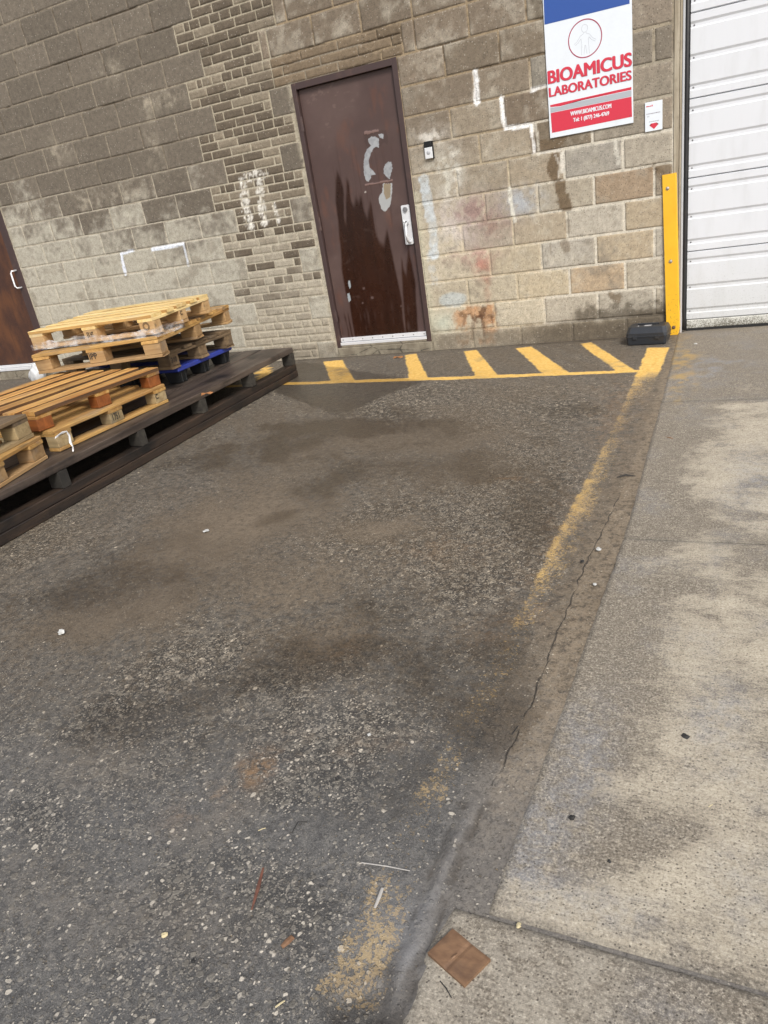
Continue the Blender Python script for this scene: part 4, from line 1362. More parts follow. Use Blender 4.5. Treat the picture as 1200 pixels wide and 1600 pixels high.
def build_sign():
    xl, xr, zb, zt = .118, .682, 1.449, 2.315
    root = empty('company_sign', (0, 0, 0))
    root.location = ((xl + xr) / 2, -.004, zb)
    tag(root, 'large white company sign with blue top band and red lettering on the wall', 'sign')
    ox, oz = root.location.x, root.location.z
    L = lambda pts: [(p[0] - ox, p[1] - oz) for p in pts]
    white = paint_mat('sign_white', tuple(S(236, 243, 250, .86)), .35, dirt=.06, bump=0)
    blue = paint_mat('sign_blue', (0.028, 0.085, 0.33), .35, dirt=.05, bump=0)
    red = paint_mat('sign_red', (0.60, 0.034, 0.065), .4, dirt=.05, bump=0)
    grey = paint_mat('sign_grey', (0.40, 0.43, 0.47), .4, dirt=.05, bump=0)
    lgrey = paint_mat('sign_shadow_grey', (0.30, 0.28, 0.32), .4, dirt=.05, bump=0)
    faint = paint_mat('sign_faint_grey', (0.42, 0.44, 0.50), .5, dirt=0, bump=0)
    dark = paint_mat('screw_dark', (0.08, 0.08, 0.09), .5, bump=0)
    bm = bmesh.new()
    add_box(bm, xl - ox, xr - ox, -.006, .0, 0, zt - zb, .0012)
    bm_obj('panel', bm, white, root)
    y = -.0062
    bm = bmesh.new()
    thin(bm, L([(xl + .008, zt - .012), (xr - .012, zt - .012), (xr - .014, 2.134), (xl + .004, 2.138)][::-1]), y)
    bm_obj('blue_band', bm, blue, root)
    bm = bmesh.new()
    thin(bm, L([(.131, 1.657), (.672, 1.664), (.672, 1.648), (.30, 1.646), (.2, 1.638), (.131, 1.645)][::-1]), y)
    thin(bm, L([(.131, 1.607), (.672, 1.607), (.674, 1.487), (.134, 1.482)][::-1]), y)
    bm_obj('red_band', bm, red, root)
    bm = bmesh.new()
    thin(bm, L([(.131, 1.642), (.2, 1.635), (.30, 1.643), (.672, 1.645), (.672, 1.6095), (.131, 1.6095)][::-1]), y)
    bm_obj('grey_band', bm, grey, root)
    # ring with a plain standing figure
    cx, cz, r = .383 - ox, 2.003 - oz, .111
    bm = bmesh.new()
    n = 64
    for i in range(n):
        t0 = 2 * math.pi * i / n; t1 = 2 * math.pi * (i + 1) / n
        p = [(cx + q * math.cos(t), cz + q * math.sin(t)) for q, t in ((r, t0), (r, t1), (r - .0065, t1), (r - .0065, t0))]
        thin(bm, p, y)
    bm_obj('ring', bm, paint_mat('ring_red', (0.36, 0.05, 0.10), .4, dirt=0, bump=0), root)
    bm = bmesh.new()

    def ln(pts, w=.0016):
        for a, b in zip(pts, pts[1:]):
            a = np.array(a); b = np.array(b); d = (b - a) / (np.linalg.norm(b - a) + 1e-9); nn = np.array([-d[1], d[0]]) * w / 2
            thin(bm, [(q[0] + cx, q[1] + cz) for q in (a - nn, b - nn, b + nn, a + nn)], y)
    ln([(.020 * math.cos(t), .058 + .022 * math.sin(t)) for t in np.linspace(0, 2 * math.pi, 20)])
    ln([(-.008, .036), (-.010, .028), (-.030, .020), (-.050, -.006), (-.072, -.020)])
    ln([(.008, .036), (.010, .028), (.030, .020), (.050, -.006), (.072, -.020)])
    ln([(-.066, -.028), (-.044, -.016), (-.026, .004), (-.022, -.03), (-.026, -.09)])
    ln([(.066, -.028), (.044, -.016), (.026, .004), (.022, -.03), (.026, -.09)])
    ln([(-.010, -.09), (-.002, -.038), (.002, -.038), (.010, -.09)])
    bm_obj('figure', bm, faint, root)
    ye = -.0066
    # lettering (grey offset copy behind the red face)
    text_mesh('title_lettering_shadow', 'BIOAMICUS', .545, .077, .1305 - ox, 1.7845 - oz, ye + .0006, lgrey, root, .016, copies=3, dx=.0045)
    text_mesh('title_lettering', 'BIOAMICUS', .545, .077, .128 - ox, 1.787 - oz, ye - .0006, red, root, .016, copies=3, dx=.0045)
    text_mesh('subtitle_lettering_shadow', 'LABORATORIES', .542, .055, .1315 - ox, 1.705 - oz, ye + .0006, lgrey, root, .016, copies=3, dx=.003)
    text_mesh('subtitle_lettering', 'LABORATORIES', .542, .055, .129 - ox, 1.707 - oz, ye - .0006, red, root, .016, copies=3, dx=.003)
    text_mesh('web_lettering', 'WWW.BIOAMICUS.COM', .272, .026, .268 - ox, 1.565 - oz, ye - .0006, white, root, .0, copies=2, dx=.0014)
    text_mesh('phone_lettering', 'Tel: 1 (877) 246-4769', .240, .031, .285 - ox, 1.517 - oz, ye - .0006, white, root, .0, copies=2, dx=.0014)
    for (x, z) in ((.130, zt - .03), (xr - .02, 1.497), (.148, 1.489), (xr - .03, zt - .03)):
        bm = bmesh.new()
        add_dome(bm, (x - ox, y - .0004, z - oz), (0, -1, 0), .004, .002, 8, 3)
        bm_obj('screw', bm, dark, root)

    # small notice
    r2 = empty('notice_sign', (.811, -.004, 1.378))
    tag(r2, 'small white notice with a red down arrow beside the large company sign', 'sign')
    bm = bmesh.new()
    add_box(bm, -.055, .055, -.004, 0, 0, .176, .001)
    bm_obj('panel', bm, white, r2)
    bm = bmesh.new()
    thin(bm, [(-.027, .036), (-.016, .036), (-.016, .046), (.020, .046), (.020, .036), (.031, .036), (.002, .010)], -.0042)
    bm_obj('arrow', bm, red, r2)
    bm = bmesh.new()
    random.seed(3)
    for (x0, x1, z, h) in ((-.045, .042, .104, .0045), (-.040, -.028, .088, .004), (-.030, .034, .056, .003)):
        bm = bmesh.new()
        x = x0
        while x < x1:
            w = random.uniform(.004, .011)
            thin(bm, [(x, z), (min(x + w, x1), z), (min(x + w, x1), z + h), (x, z + h)], -.0042)
            x += w + .0018
        bm_obj('print_line', bm, lgrey, r2)
    bm = bmesh.new()
    for (x0, w, h) in ((-.047, .012, .006), (-.034, .010, .005), (-.022, .008, .006), (-.012, .006, .009)):
        thin(bm, [(x0, .148), (x0 + w, .148), (x0 + w, .148 + h), (x0, .148 + h)], -.0042)
    bm_obj('heading_print', bm, red, r2)


def build_doorbell():
    root = empty('doorbell', (-.802, -.002, 1.467))
    tag(root, 'small white and black video doorbell on the wall right of the brown door', 'doorbell')
    bm = bmesh.new(); add_box(bm, -.031, .031, -.020, 0, 0, .078, .004, seg=2)
    bm_obj('body', bm, paint_mat('bell_white', tuple(S(228, 230, 232)), .35, dirt=.05, bump=0), root)
    blk = paint_mat('bell_black', (0.01, 0.01, 0.011), .25, dirt=.03, bump=0)
    bm = bmesh.new(); add_box(bm, -.031, .031, -.0205, 0, .0785, .120, .004, seg=2)
    bm_obj('camera', bm, blk, root)
    bm = bmesh.new(); add_box(bm, .0315, .040, -.016, .0, -.004, .118, .002)
    bm_obj('side_wedge', bm, blk, root)
    bm = bmesh.new(); add_dome(bm, (0, -.0200, .042), (0, -1, 0), .013, .003, 24, 4)
    add_cyl(bm, (0, -.0198, .042), (0, -1, 0), .0145, .0008, 24)
    bm_obj('button', bm, paint_mat('bell_button', tuple(S(190, 192, 196)), .3, dirt=.02, bump=0), root, smooth=True)


def build_guard():
    m = NT('yellow_guard_paint')
    o = m.coord('Object')
    n = m.noise(o, 10, 5.0, .65); f = m.noise(o, 75, 4.0, .65)
    z = m.t.nodes.new('ShaderNodeSeparateXYZ'); m._in(z.inputs[0], o)
    c = m.mix(m.sstep(.3, .75, n), (0.78, 0.44, 0.022), (0.72, 0.39, 0.018))
    lowf = m.sstep(.45, .0, z.outputs[2])
    sp = m.math('MULTIPLY', m.sstep(.60, .66, f), m.math('MULTIPLY_ADD', lowf, .85, .08))
    c = m.mix(sp, c, (0.16, 0.09, 0.04))
    m.set('Base Color', c); m.set('Roughness', .42); m.bump(n, .15, .004)
    root = empty('corner_guard', (.945, -.006, -.004), (R(-1.0), R(-1.75), 0))
    tag(root, 'yellow painted steel corner guard bolted beside the garage door', 'corner guard')
    bm = bmesh.new()
    w, h, t = .092, 1.100, .009
    zz = np.linspace(0, h, 24)
    prof = [(-w / 2, -.022), (w / 2 - .008, -.022), (w / 2 - .002, -.0195), (w / 2, -.014), (w / 2, .022), (w / 2 - t, .022), (w / 2 - t, -.013), (-w / 2, -.013)]
    rings = []
    for z_ in zz:
        k = .004 * math.sin(z_ * 5) if 0 < z_ < h else 0
        inset = .012 if z_ == 0 else 0
        rings.append([bm.verts.new((p[0] - (inset if p[0] > 0 and p[1] < .1 else -inset * .3), p[1] + k * .3, z_ + (0.0))) for p in prof])
    for a, b in zip(rings, rings[1:]):
        for i in range(len(prof)):
            j = (i + 1) % len(prof)
            bm.faces.new((a[i], a[j], b[j], b[i]))
    bm.faces.new(list(reversed(rings[0]))); bm.faces.new(rings[-1])
    bmesh.ops.recalc_face_normals(bm, faces=bm.faces)
    bm_obj('steel_angle', bm, m.m, root)
    bolt = paint_mat('bolt_zinc', (0.42, 0.39, 0.35), .4, .6, dirt=.5, dirtcol=(.2, .13, .08), bump=0)
    rb = paint_mat('bolt_rust', (0.13, 0.075, 0.045), .7, dirt=.5, bump=0)
    for z_, mt, dx in ((1.010, bolt, -.014), (.525, bolt, -.006), (.056, rb, .004)):
        bm = bmesh.new()
        add_cyl(bm, (dx, -.0222, z_), (0, -1, 0), .0125, .002, 18)
        add_dome(bm, (dx, -.0240, z_), (0, -1, 0), .010, .0075, 14, 4)
        bm_obj('bolt', bm, mt, root, smooth=False)


def build_case():
    m = paint_mat('black_case_plastic', (0.024, 0.027, 0.032), .36, dirt=.25, dirtcol=(.06, .055, .05), scale=20, bump=.2)
    root = empty('tool_case', (.79, -.215, .003), (0, 0, R(-5)))
    tag(root, 'black plastic tool case standing at the foot of the yellow corner guard', 'case')

    def ring(bm, w, d, ch, z, dy=0):
        pts = [(-w + ch, -d), (w - ch, -d), (w, -d + ch), (w, d - ch), (w - ch, d), (-w + ch, d), (-w, d - ch), (-w, -d + ch)]
        return [bm.verts.new((x, y + dy, z)) for x, y in pts]

    def loft(bm, rs):
        for a, b in zip(rs, rs[1:]):
            for i in range(8):
                bm.faces.new((a[i], a[(i + 1) % 8], b[(i + 1) % 8], b[i]))
        bm.faces.new(list(reversed(rs[0]))); bm.faces.new(rs[-1])
    bm = bmesh.new()
    loft(bm, [ring(bm, .130, .100, .010, 0), ring(bm, .132, .103, .012, .003), ring(bm, .137, .107, .014, .050), ring(bm, .137, .107, .014, .053)])
    bm_obj('case_body', bm, m, root)
    bm = bmesh.new()
    loft(bm, [ring(bm, .141, .111, .014, .0545), ring(bm, .141, .111, .014, .061), ring(bm, .138, .108, .014, .063), ring(bm, .138, .108, .020, .082), ring(bm, .137, .106, .022, .084), ring(bm, .128, .078, .024, .118), ring(bm, .126, .075, .024, .120), ring(bm, .120, .066, .022, .1222), ring(bm, .119, .065, .022, .1226)])
    lid = bm_obj('lid', bm, m, root)
    bm = bmesh.new(); add_box(bm, -.022, .026, -.050, -.018, .1226, .1232, 0)
    bm_obj('label_sticker', bm, paint_mat('sticker', tuple(S(190, 190, 192)), .4, dirt=.1, bump=0), lid)
    bm = bmesh.new()
    add_box(bm, -.075, .075, .000, .014, .1226, .131, .003)
    bm_obj('handle', bm, m, lid)
    for x in (-.075, .075):
        bm = bmesh.new(); add_box(bm, x - .016, x + .016, -.1155, -.1105, .040, .066, .002)
        bm_obj('latch', bm, m, root)
    for (x, z) in ((-.098, .1140), (-.062, .1228)):
        bm = bmesh.new(); add_dome(bm, (x, -.066 if z < .12 else -.045, z), (0, 0, 1), .005, .003, 8, 3)
        bm_obj('rivet', bm, paint_mat('rivet', (.5, .5, .5), .4, bump=0), lid)


# ================================================================== PALLETS
def board(parent, name, L, W, T, loc, mat, rz=0.0, warp=.0, bev=.0025, ragged=0.0, side=None):
    """board with its long axis along local x, centred"""
    bm = bmesh.new()
    n = max(2, int(L / .12))
    xs = np.linspace(-L / 2, L / 2, n + 1)
    ph = random.uniform(0, 6.28)
    rings = []
    for i, x in enumerate(xs):
        dz = warp * math.sin(ph + 3.0 * x / max(L, .01)) + random.uniform(-1, 1) * .0007
        dy = random.uniform(-1, 1) * .0009
        ex = random.uniform(-1, 1) * .003 if i in (0, n) else 0
        b = bev
        pr = [(-W / 2 + b, -T / 2), (W / 2 - b, -T / 2), (W / 2, -T / 2 + b), (W / 2, T / 2 - b), (W / 2 - b, T / 2), (-W / 2 + b, T / 2), (-W / 2, T / 2 - b), (-W / 2, -T / 2 + b)]
        rings.append([bm.verts.new((x + ex + (random.uniform(-1, 1) * ragged if i in (0, n) else 0), y + dy, z + dz)) for y, z in pr])
    for a, b_ in zip(rings, rings[1:]):
        for k in range(8):
            bm.faces.new((a[k], a[(k + 1) % 8], b_[(k + 1) % 8], b_[k]))
    bm.faces.new(list(reversed(rings[0]))); bm.faces.new(rings[-1])
    bmesh.ops.recalc_face_normals(bm, faces=bm.faces)
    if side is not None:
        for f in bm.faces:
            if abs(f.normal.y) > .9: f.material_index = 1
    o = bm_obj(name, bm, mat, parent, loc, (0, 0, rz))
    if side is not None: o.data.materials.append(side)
    return o


def block(parent, lx, ly, lz, loc, mat, mat_rot=0.0):
    bm = bmesh.new()
    add_box(bm, -lx / 2, lx / 2, -ly / 2, ly / 2, -lz / 2, lz / 2, .003)
    for v in bm.verts: v.co += Vector((random.uniform(-1, 1), random.uniform(-1, 1), 0)) * .0012
    return bm_obj('block', bm, mat, parent, loc)


def pallet(label, L, W, H, loc, rot, mats, widths=(.145, .1, .145, .1, .145), swap=False, ragged=.0, missing=(), warp=.001, bottom=True, blocks_mat=None, skew=0.004, fill=.80, thick=1.0, side=None):
    """block pallet; deck boards run along local x (swap: along local y); origin at the base centre"""
    root = empty('wooden_pallet', loc, rot)
    tag(root, label, 'pallet', 'wooden pallets stacked by the wall')
    dm, bmt = mats
    blm = blocks_mat or bmt
    s = H / .144
    td, ts, hb, tb = .022 * s * thick, .022 * s, .078 * s - .022 * s * (thick - 1), .022 * s
    a, b = (W, L) if swap else (L, W)       # a: along boards, b: across
    fr = empty
    def put(x, y):
        return (-y, x) if swap else (x, y)
    rz = R(90) if swap else 0
    tot = sum(widths)
    wsc = (b * fill) / tot
    gp_ = (b - b * fill) / (len(widths) - 1)
    y = -b / 2
    for i, w in enumerate(widths):
        w_ = w * wsc
        if i not in missing:
            dx = random.uniform(-1, 1) * skew
            px, py = put(dx, y + w_ / 2)
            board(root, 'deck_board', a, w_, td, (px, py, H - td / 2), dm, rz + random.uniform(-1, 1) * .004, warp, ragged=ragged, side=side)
        y += w_ + gp_
    cw = .135 * s
    bw = .105 * s
    for i in (-1, 0, 1):
        x = i * (a - cw) / 2
        px, py = put(x, 0)
        board(root, 'stringer_board', b, cw, ts, (px, py, H - td - ts / 2 - .0004), dm, rz + R(90), 0, ragged=ragged)
        for j in (-1, 0, 1):
            yy = j * (b - bw) / 2
            px, py = put(x, yy)
            lx, ly = (bw, cw) if swap else (cw, bw)
            block(root, lx - .004, ly - .004, hb, (px, py, tb + hb / 2), blm)
    if bottom:
        for j in (-1, 0, 1):
            yy = j * (b - bw) / 2
            px, py = put(0, yy)
            board(root, 'bottom_board', a, bw, tb, (px, py, tb / 2 - .0003), bmt, rz, 0, ragged=ragged)
    return root


def stamp(parent, txt, x, y, z, w, h, rot, mat):
    o = text_mesh('stamp', txt, w, h, -w / 2, 0, 0, mat, parent, .012)
    o.location = (x, y, z)
    o.rotation_euler = rot
    return o


def build_pallets():
    fresh = wood_mat('fresh_pine', tuple(S(232, 208, 150, .95)), tuple(S(216, 182, 114, .95)), tuple(S(178, 138, 84)), .4, .7, .32)
    freshb = wood_mat('fresh_pine_block', tuple(S(206, 172, 124)), tuple(S(184, 146, 98)), tuple(S(120, 92, 62)), .3, .8, .2)
    tan = wood_mat('tan_pine', tuple(S(204, 164, 98)), tuple(S(172, 128, 70)), tuple(S(96, 74, 50)), .45, .75, .3)
    tanb = wood_mat('tan_pine_block', tuple(S(188, 154, 108)), tuple(S(156, 122, 80)), tuple(S(90, 72, 52)), .4, .8, .25)
    grey = wood_mat('grey_weathered', tuple(S(134, 112, 84)), tuple(S(102, 84, 62)), tuple(S(58, 48, 38)), .6, .85, .35)
    greyb = wood_mat('grey_weathered_block', tuple(S(150, 126, 94)), tuple(S(116, 94, 68)), tuple(S(62, 50, 40)), .55, .85, .3)
    orange = wood_mat('orange_stained', tuple(S(222, 178, 106)), tuple(S(176, 118, 58)), tuple(S(110, 70, 38)), .55, .5, .55)
    fresh_shade_edge = wood_mat('fresh_shaded_edge', tuple(S(206, 164, 100)), tuple(S(168, 124, 70)), tuple(S(110, 80, 48)), .5, .75, .2)  # darker pine on board sides, shade of the deck gaps painted in
    orange_shade_edge = wood_mat('orange_shaded_edge', tuple(S(120, 84, 50)), tuple(S(78, 54, 34)), tuple(S(40, 30, 22)), .6, .7, .3)  # dark slat sides: the shade between the slats put into the colour
    orangeb = wood_mat('orange_stained_block', tuple(S(150, 88, 42)), tuple(S(118, 66, 30)), tuple(S(70, 40, 22)), .4, .5, .2)
    pale = wood_mat('pale_block', tuple(S(184, 162, 120)), tuple(S(150, 128, 92)), tuple(S(92, 84, 58)), .4, .85, .2)
    ink = paint_mat('stamp_ink', (0.035, 0.028, 0.024), .8, dirt=0, bump=0)
    film = NT('plastic_film')
    film.set('Base Color', (0.85, 0.86, 0.88)); film.set('Roughness', .22)
    fo = film.coord('Object')
    film.set('Alpha', film.math('MULTIPLY_ADD', film.sstep(.35, .7, film.noise(fo, 16, 4.0)), .38, .05))
    film.bump(film.noise(fo, 25, 4.0, .7), .8, .01)

    # ---- stack beside the wall: blue plastic pallet, grey, tan, fresh on top
    bl = paint_mat('blue_plastic', (0.030, 0.050, 0.30), .4, dirt=.35, dirtcol=(.05, .055, .12), bump=.1)
    bk = paint_mat('black_plastic', (0.014, 0.015, 0.016), .5, dirt=.3, dirtcol=(.05, .05, .045), bump=.1)
    root = empty('plastic_pallet', (-2.80, -1.40, .2465), (0, 0, R(1.5)))
    tag(root, 'blue plastic pallet with black feet at the bottom of the stack', 'pallet')
    w, d = .54, .35
    bm = bmesh.new()
    add_box(bm, -w, w, -d, d, .088, .122, .006)
    for i in range(9):
        x = -w + .06 + i * .122
        add_box(bm, x - .022, x + .022, -d + .04, d - .04, .1222, .1245, .0015)
    bm_obj('deck', bm, bl, root)
    for i in (-1, 0, 1):
        for j in (-1, 0, 1):
            bm = bmesh.new()
            x, y = i * (w - .085), j * (d - .07)
            q = []
            for zz, sx, sy in ((0, .050, .042), (.0875, .066, .056)):
                q.append([bm.verts.new((x + a * sx, y + b * sy, zz)) for a, b in ((-1, -1), (1, -1), (1, 1), (-1, 1))])
            for k in range(4): bm.faces.new((q[0][k], q[0][(k + 1) % 4], q[1][(k + 1) % 4], q[1][k]))
            bm.faces.new(q[0][::-1]); bm.faces.new(q[1])
            bmesh.ops.bevel(bm, geom=list(bm.edges), offset=.006, segments=2, affect='EDGES')
            for k in (-.5, .5):
                add_box(bm, x + .046, x + .066, y + k * .044 - .005, y + k * .044 + .005, .004, .086, .002)
            bm_obj('foot', bm, bk, root)
    g = pallet('grey weathered pallet stamped 310 lying on the blue plastic pallet', 1.09, .73, .130, (-2.772, -1.418, .3712), (0, 0, R(-2.2)), (grey, greyb), ragged=.006, warp=.002, blocks_mat=greyb)
    stamp(g, '310', 1.09 / 2 + .0006, -.325, .045, .055, .036, (0, 0, R(90)), ink)
    a2 = pallet('tan pallet lying askew between the grey and the fresh top pallets', .98, 1.16, .137, (-2.655, -1.594, .5165), (R(.9), R(-1.0), R(11.6)), (tan, tanb), widths=(.145, .1, .145, .1, .145, .1), ragged=.008, warp=.002)
    stamp(a2, 'IPP', -.02, -.58 - .0012, .05, .06, .04, (0, 0, 0), ink)
    a1 = pallet('fresh yellow pine pallet on the very top of the stack', 1.055, .70, .126, (-2.62, -1.755, .668), (R(1.6), R(-.8), R(4.8)), (fresh, freshb), widths=(.145, .1, .145, .1, .145), warp=.0015, skew=.014, fill=.74, thick=1.15, side=fresh_shade_edge)
    bm = bmesh.new()
    for rr in (.026, .019):
        for i in range(20):
            t0, t1 = 2 * math.pi * i / 20, 2 * math.pi * (i + 1) / 20
            thin(bm, [(q * math.cos(t), q * math.sin(t)) for q, t in ((rr, t0), (rr, t1), (rr - .0025, t1), (rr - .0025, t0))], 0)
    o = bm_obj('stamp', bm, ink, a1, (1.055 / 2 - .06, -.35 - .0006, .057))
    stamp(a1, 'EX HT', .0, -.35 - .0006, .035, .055, .034, (0, 0, 0), ink)
    stamp(a1, 'C', 1.055 / 2 + .0006, -.02, .055, .026, .026, (0, 0, R(90)), ink)

    # plastic film wrapped round the foot of the top pallet
    def film_strip(name, label, pts, z0, z1, seed):
        P = [Vector((p[0], p[1], 0)) for p in pts]
        cum = [0]
        for a, b in zip(P, P[1:]): cum.append(cum[-1] + (b - a).length)
        n = 60; mrows = 9
        bm = bmesh.new(); rows = []
        for j in range(mrows + 1):
            row = []
            for i in range(n + 1):
                s_ = cum[-1] * i / n
                k = max(q for q in range(len(cum) - 1) if cum[q] <= s_ + 1e-9)
                t = (s_ - cum[k]) / (cum[k + 1] - cum[k])
                p = P[k].lerp(P[k + 1], t)
                nn = float(fbm(np.array(s_ * 16.0), np.array(j * .55), seed)) - .5
                n_ = float(fbm(np.array(s_ * 7.0), np.array(3.0), seed + 5)) - .5
                zz = z0 + (z1 - z0) * j / mrows * (1 + 1.2 * n_)
                dirn = (P[k + 1] - P[k]).normalized(); out = Vector((dirn.y, -dirn.x, 0))
                row.append(bm.verts.new(p + out * (.004 + .016 * (nn + .3)) + Vector((0, 0, zz + .008 * nn))))
            rows.append(row)
        for a, b in zip(rows, rows[1:]):
            for i in range(n): bm.faces.new((a[i], a[i + 1], b[i + 1], b[i]))
        o = bm_obj(name, bm, film.m, None, smooth=True)
        tag(o, label, 'plastic film')
        return o
    Ra = Matrix.Rotation(R(4.8), 3, 'Z')
    c = Vector((-2.62, -1.755, 0))
    q = lambda x, y: tuple((c + Ra @ Vector((x, y, 0)))[:2])
    film_strip('plastic_film', 'crumpled clear plastic film wrapped around the foot of the top pallet', [q(-.53, -.2), q(-.535, -.355), q(-.1, -.357), q(.53, -.355), q(.535, -.05)], .648, .698, 5)

    # ---- front stack on the dark skid
    b2 = pallet('pale pallet with chipboard blocks lying on the dark skid under the orange stained pallet', .93, .93, .120, (-2.462, -2.655, .2465), (0, 0, R(.3)), (tan, tan), swap=True, blocks_mat=pale)
    stamp(b2, 'C', .93 / 2 + .0006, .37, .048, .026, .03, (0, 0, R(90)), ink)
    stamp(b2, '1751', .93 / 2 + .0006, -.01, .035, .055, .042, (0, 0, R(90)), ink)
    b1 = pallet('orange stained pallet on top of the front stack', .93, .955, .112, (-2.505, -2.640, .3675), (0, 0, R(-3.4)), (orange, orangeb), swap=True, widths=(.12, .12, .12, .12, .12, .12), bottom=False, blocks_mat=orangeb, fill=.66, thick=1.5, side=orange_shade_edge, warp=.003)
    # lift its blocks to rest on the pallet below
    for o in b1.children:
        if o.name.startswith('block'):
            o.location.z -= .0085
            o.scale.z = 1.28
    c2 = pallet('raw timber pallet with sawn end grain blocks at the front end of the skid', 1.0, .8, .128, (-2.345, -3.745, .2465), (0, 0, R(17)), (tan, tanb), swap=True)
    c1 = pallet('pallet with greenish blocks stacked on the raw timber pallet at the picture edge', 1.0, .8, .128, (-2.40, -3.74, .3765), (0, 0, R(13)), (grey, pale), swap=True, blocks_mat=pale)
    # torn white film at the corner of the pale pallet
    bm = bmesh.new()
    pts = [(*gp(u, v, z), z) for u, v, z in ((86, 684, .352), (95, 677, .357), (104, 674, .354), (108, 681, .325), (110, 690, .300), (113, 698, .270), (115, 705, .254))]
    rw = []
    for i, p in enumerate(pts):
        w_ = .008 + .004 * math.sin(i * 2.1)
        rw.append([bm.verts.new((p[0] + .004 * math.sin(i * 3 + k * 2), p[1] + (k - 1.5) * w_ * .5, p[2] + (k - 1.5) * w_ * .55 * (.7 if i < 3 else .1))) for k in range(4)])
    for a, b in zip(rw, rw[1:]):
        for k in range(3): bm.faces.new((a[k], a[k + 1], b[k + 1], b[k]))
    o = bm_obj('film_scrap', bm, paint_mat('white_film', (.8, .8, .8), .35, dirt=.1, bump=.3), None, smooth=True)
    sm = o.modifiers.new('thick', 'SOLIDIFY'); sm.thickness = .002
    tag(o, 'torn strip of white film hanging from the corner of the pale pallet', 'film scrap')


def build_skid():
    dark = wood_mat('dark_skid_wood', tuple(S(106, 93, 83)), tuple(S(62, 53, 48)), tuple(S(26, 24, 24)), .95, .46, .35)
    dark2 = wood_mat('dark_runner_wood', tuple(S(74, 58, 46)), tuple(S(42, 35, 31)), tuple(S(18, 17, 17)), .95, .55, .3)
    greyp = wood_mat('grey_post_wood', tuple(S(70, 66, 58)), tuple(S(46, 42, 38)), tuple(S(26, 25, 24)), .5, .8, .3)
    root = empty('timber_skid', (-1.947, -.655, 0), (0, 0, R(2.37)))
    tag(root, 'long dark weathered timber skid on the asphalt carrying the pallet stacks', 'skid')
    Ls = 4.1
    W = 1.30
    x = 0.0
    for i, w in enumerate((.30, .19, .22, .17, .2, .19)):
        o = board(root, 'deck_plank', Ls + random.uniform(-.02, .02), w - .008, .044, (x - w / 2, -Ls / 2 + random.uniform(-.01, .01), .2225), dark, R(90), .002, .004, ragged=.006)
        x -= w
    for xx in (-.045, -W / 2 + .02, -W + .1):
        for k, z in enumerate((.027, .080)):
            board(root, 'runner', Ls - .01, .085 - .006 * k, .0515, (xx, -Ls / 2, z), dark2, R(90), .0, .004)
        for i in range(7):
            y = -.04 - i * .645
            if y < -Ls + .05: y = -Ls + .05
            board(root, 'post', .085, .064, .0925, (xx + .002, y, .1527), greyp, random.uniform(-.05, .05), 0, .004)
    # broken leaf litter on the deck: left to the debris below
    gl = NT('bottle_glass')
    gl.set('Base Color', (.75, .8, .8)); gl.set('Roughness', .08); gl.set('Transmission Weight', .6)
    r = .018
    bm = bmesh.new()
    add_tube(bm, [(0, 0, 0), (0, .01, 0), (0, .12, 0), (0, .15, 0), (0, .19, 0)], [.016, r, r, .008, .008], 14)
    o = bm_obj('bottle', bm, gl.m, None, (-1.93, -2.62, .125), (0, 0, R(60)), True)
    tag(o, 'small clear bottle lying on the runner inside the dark skid', 'bottle')


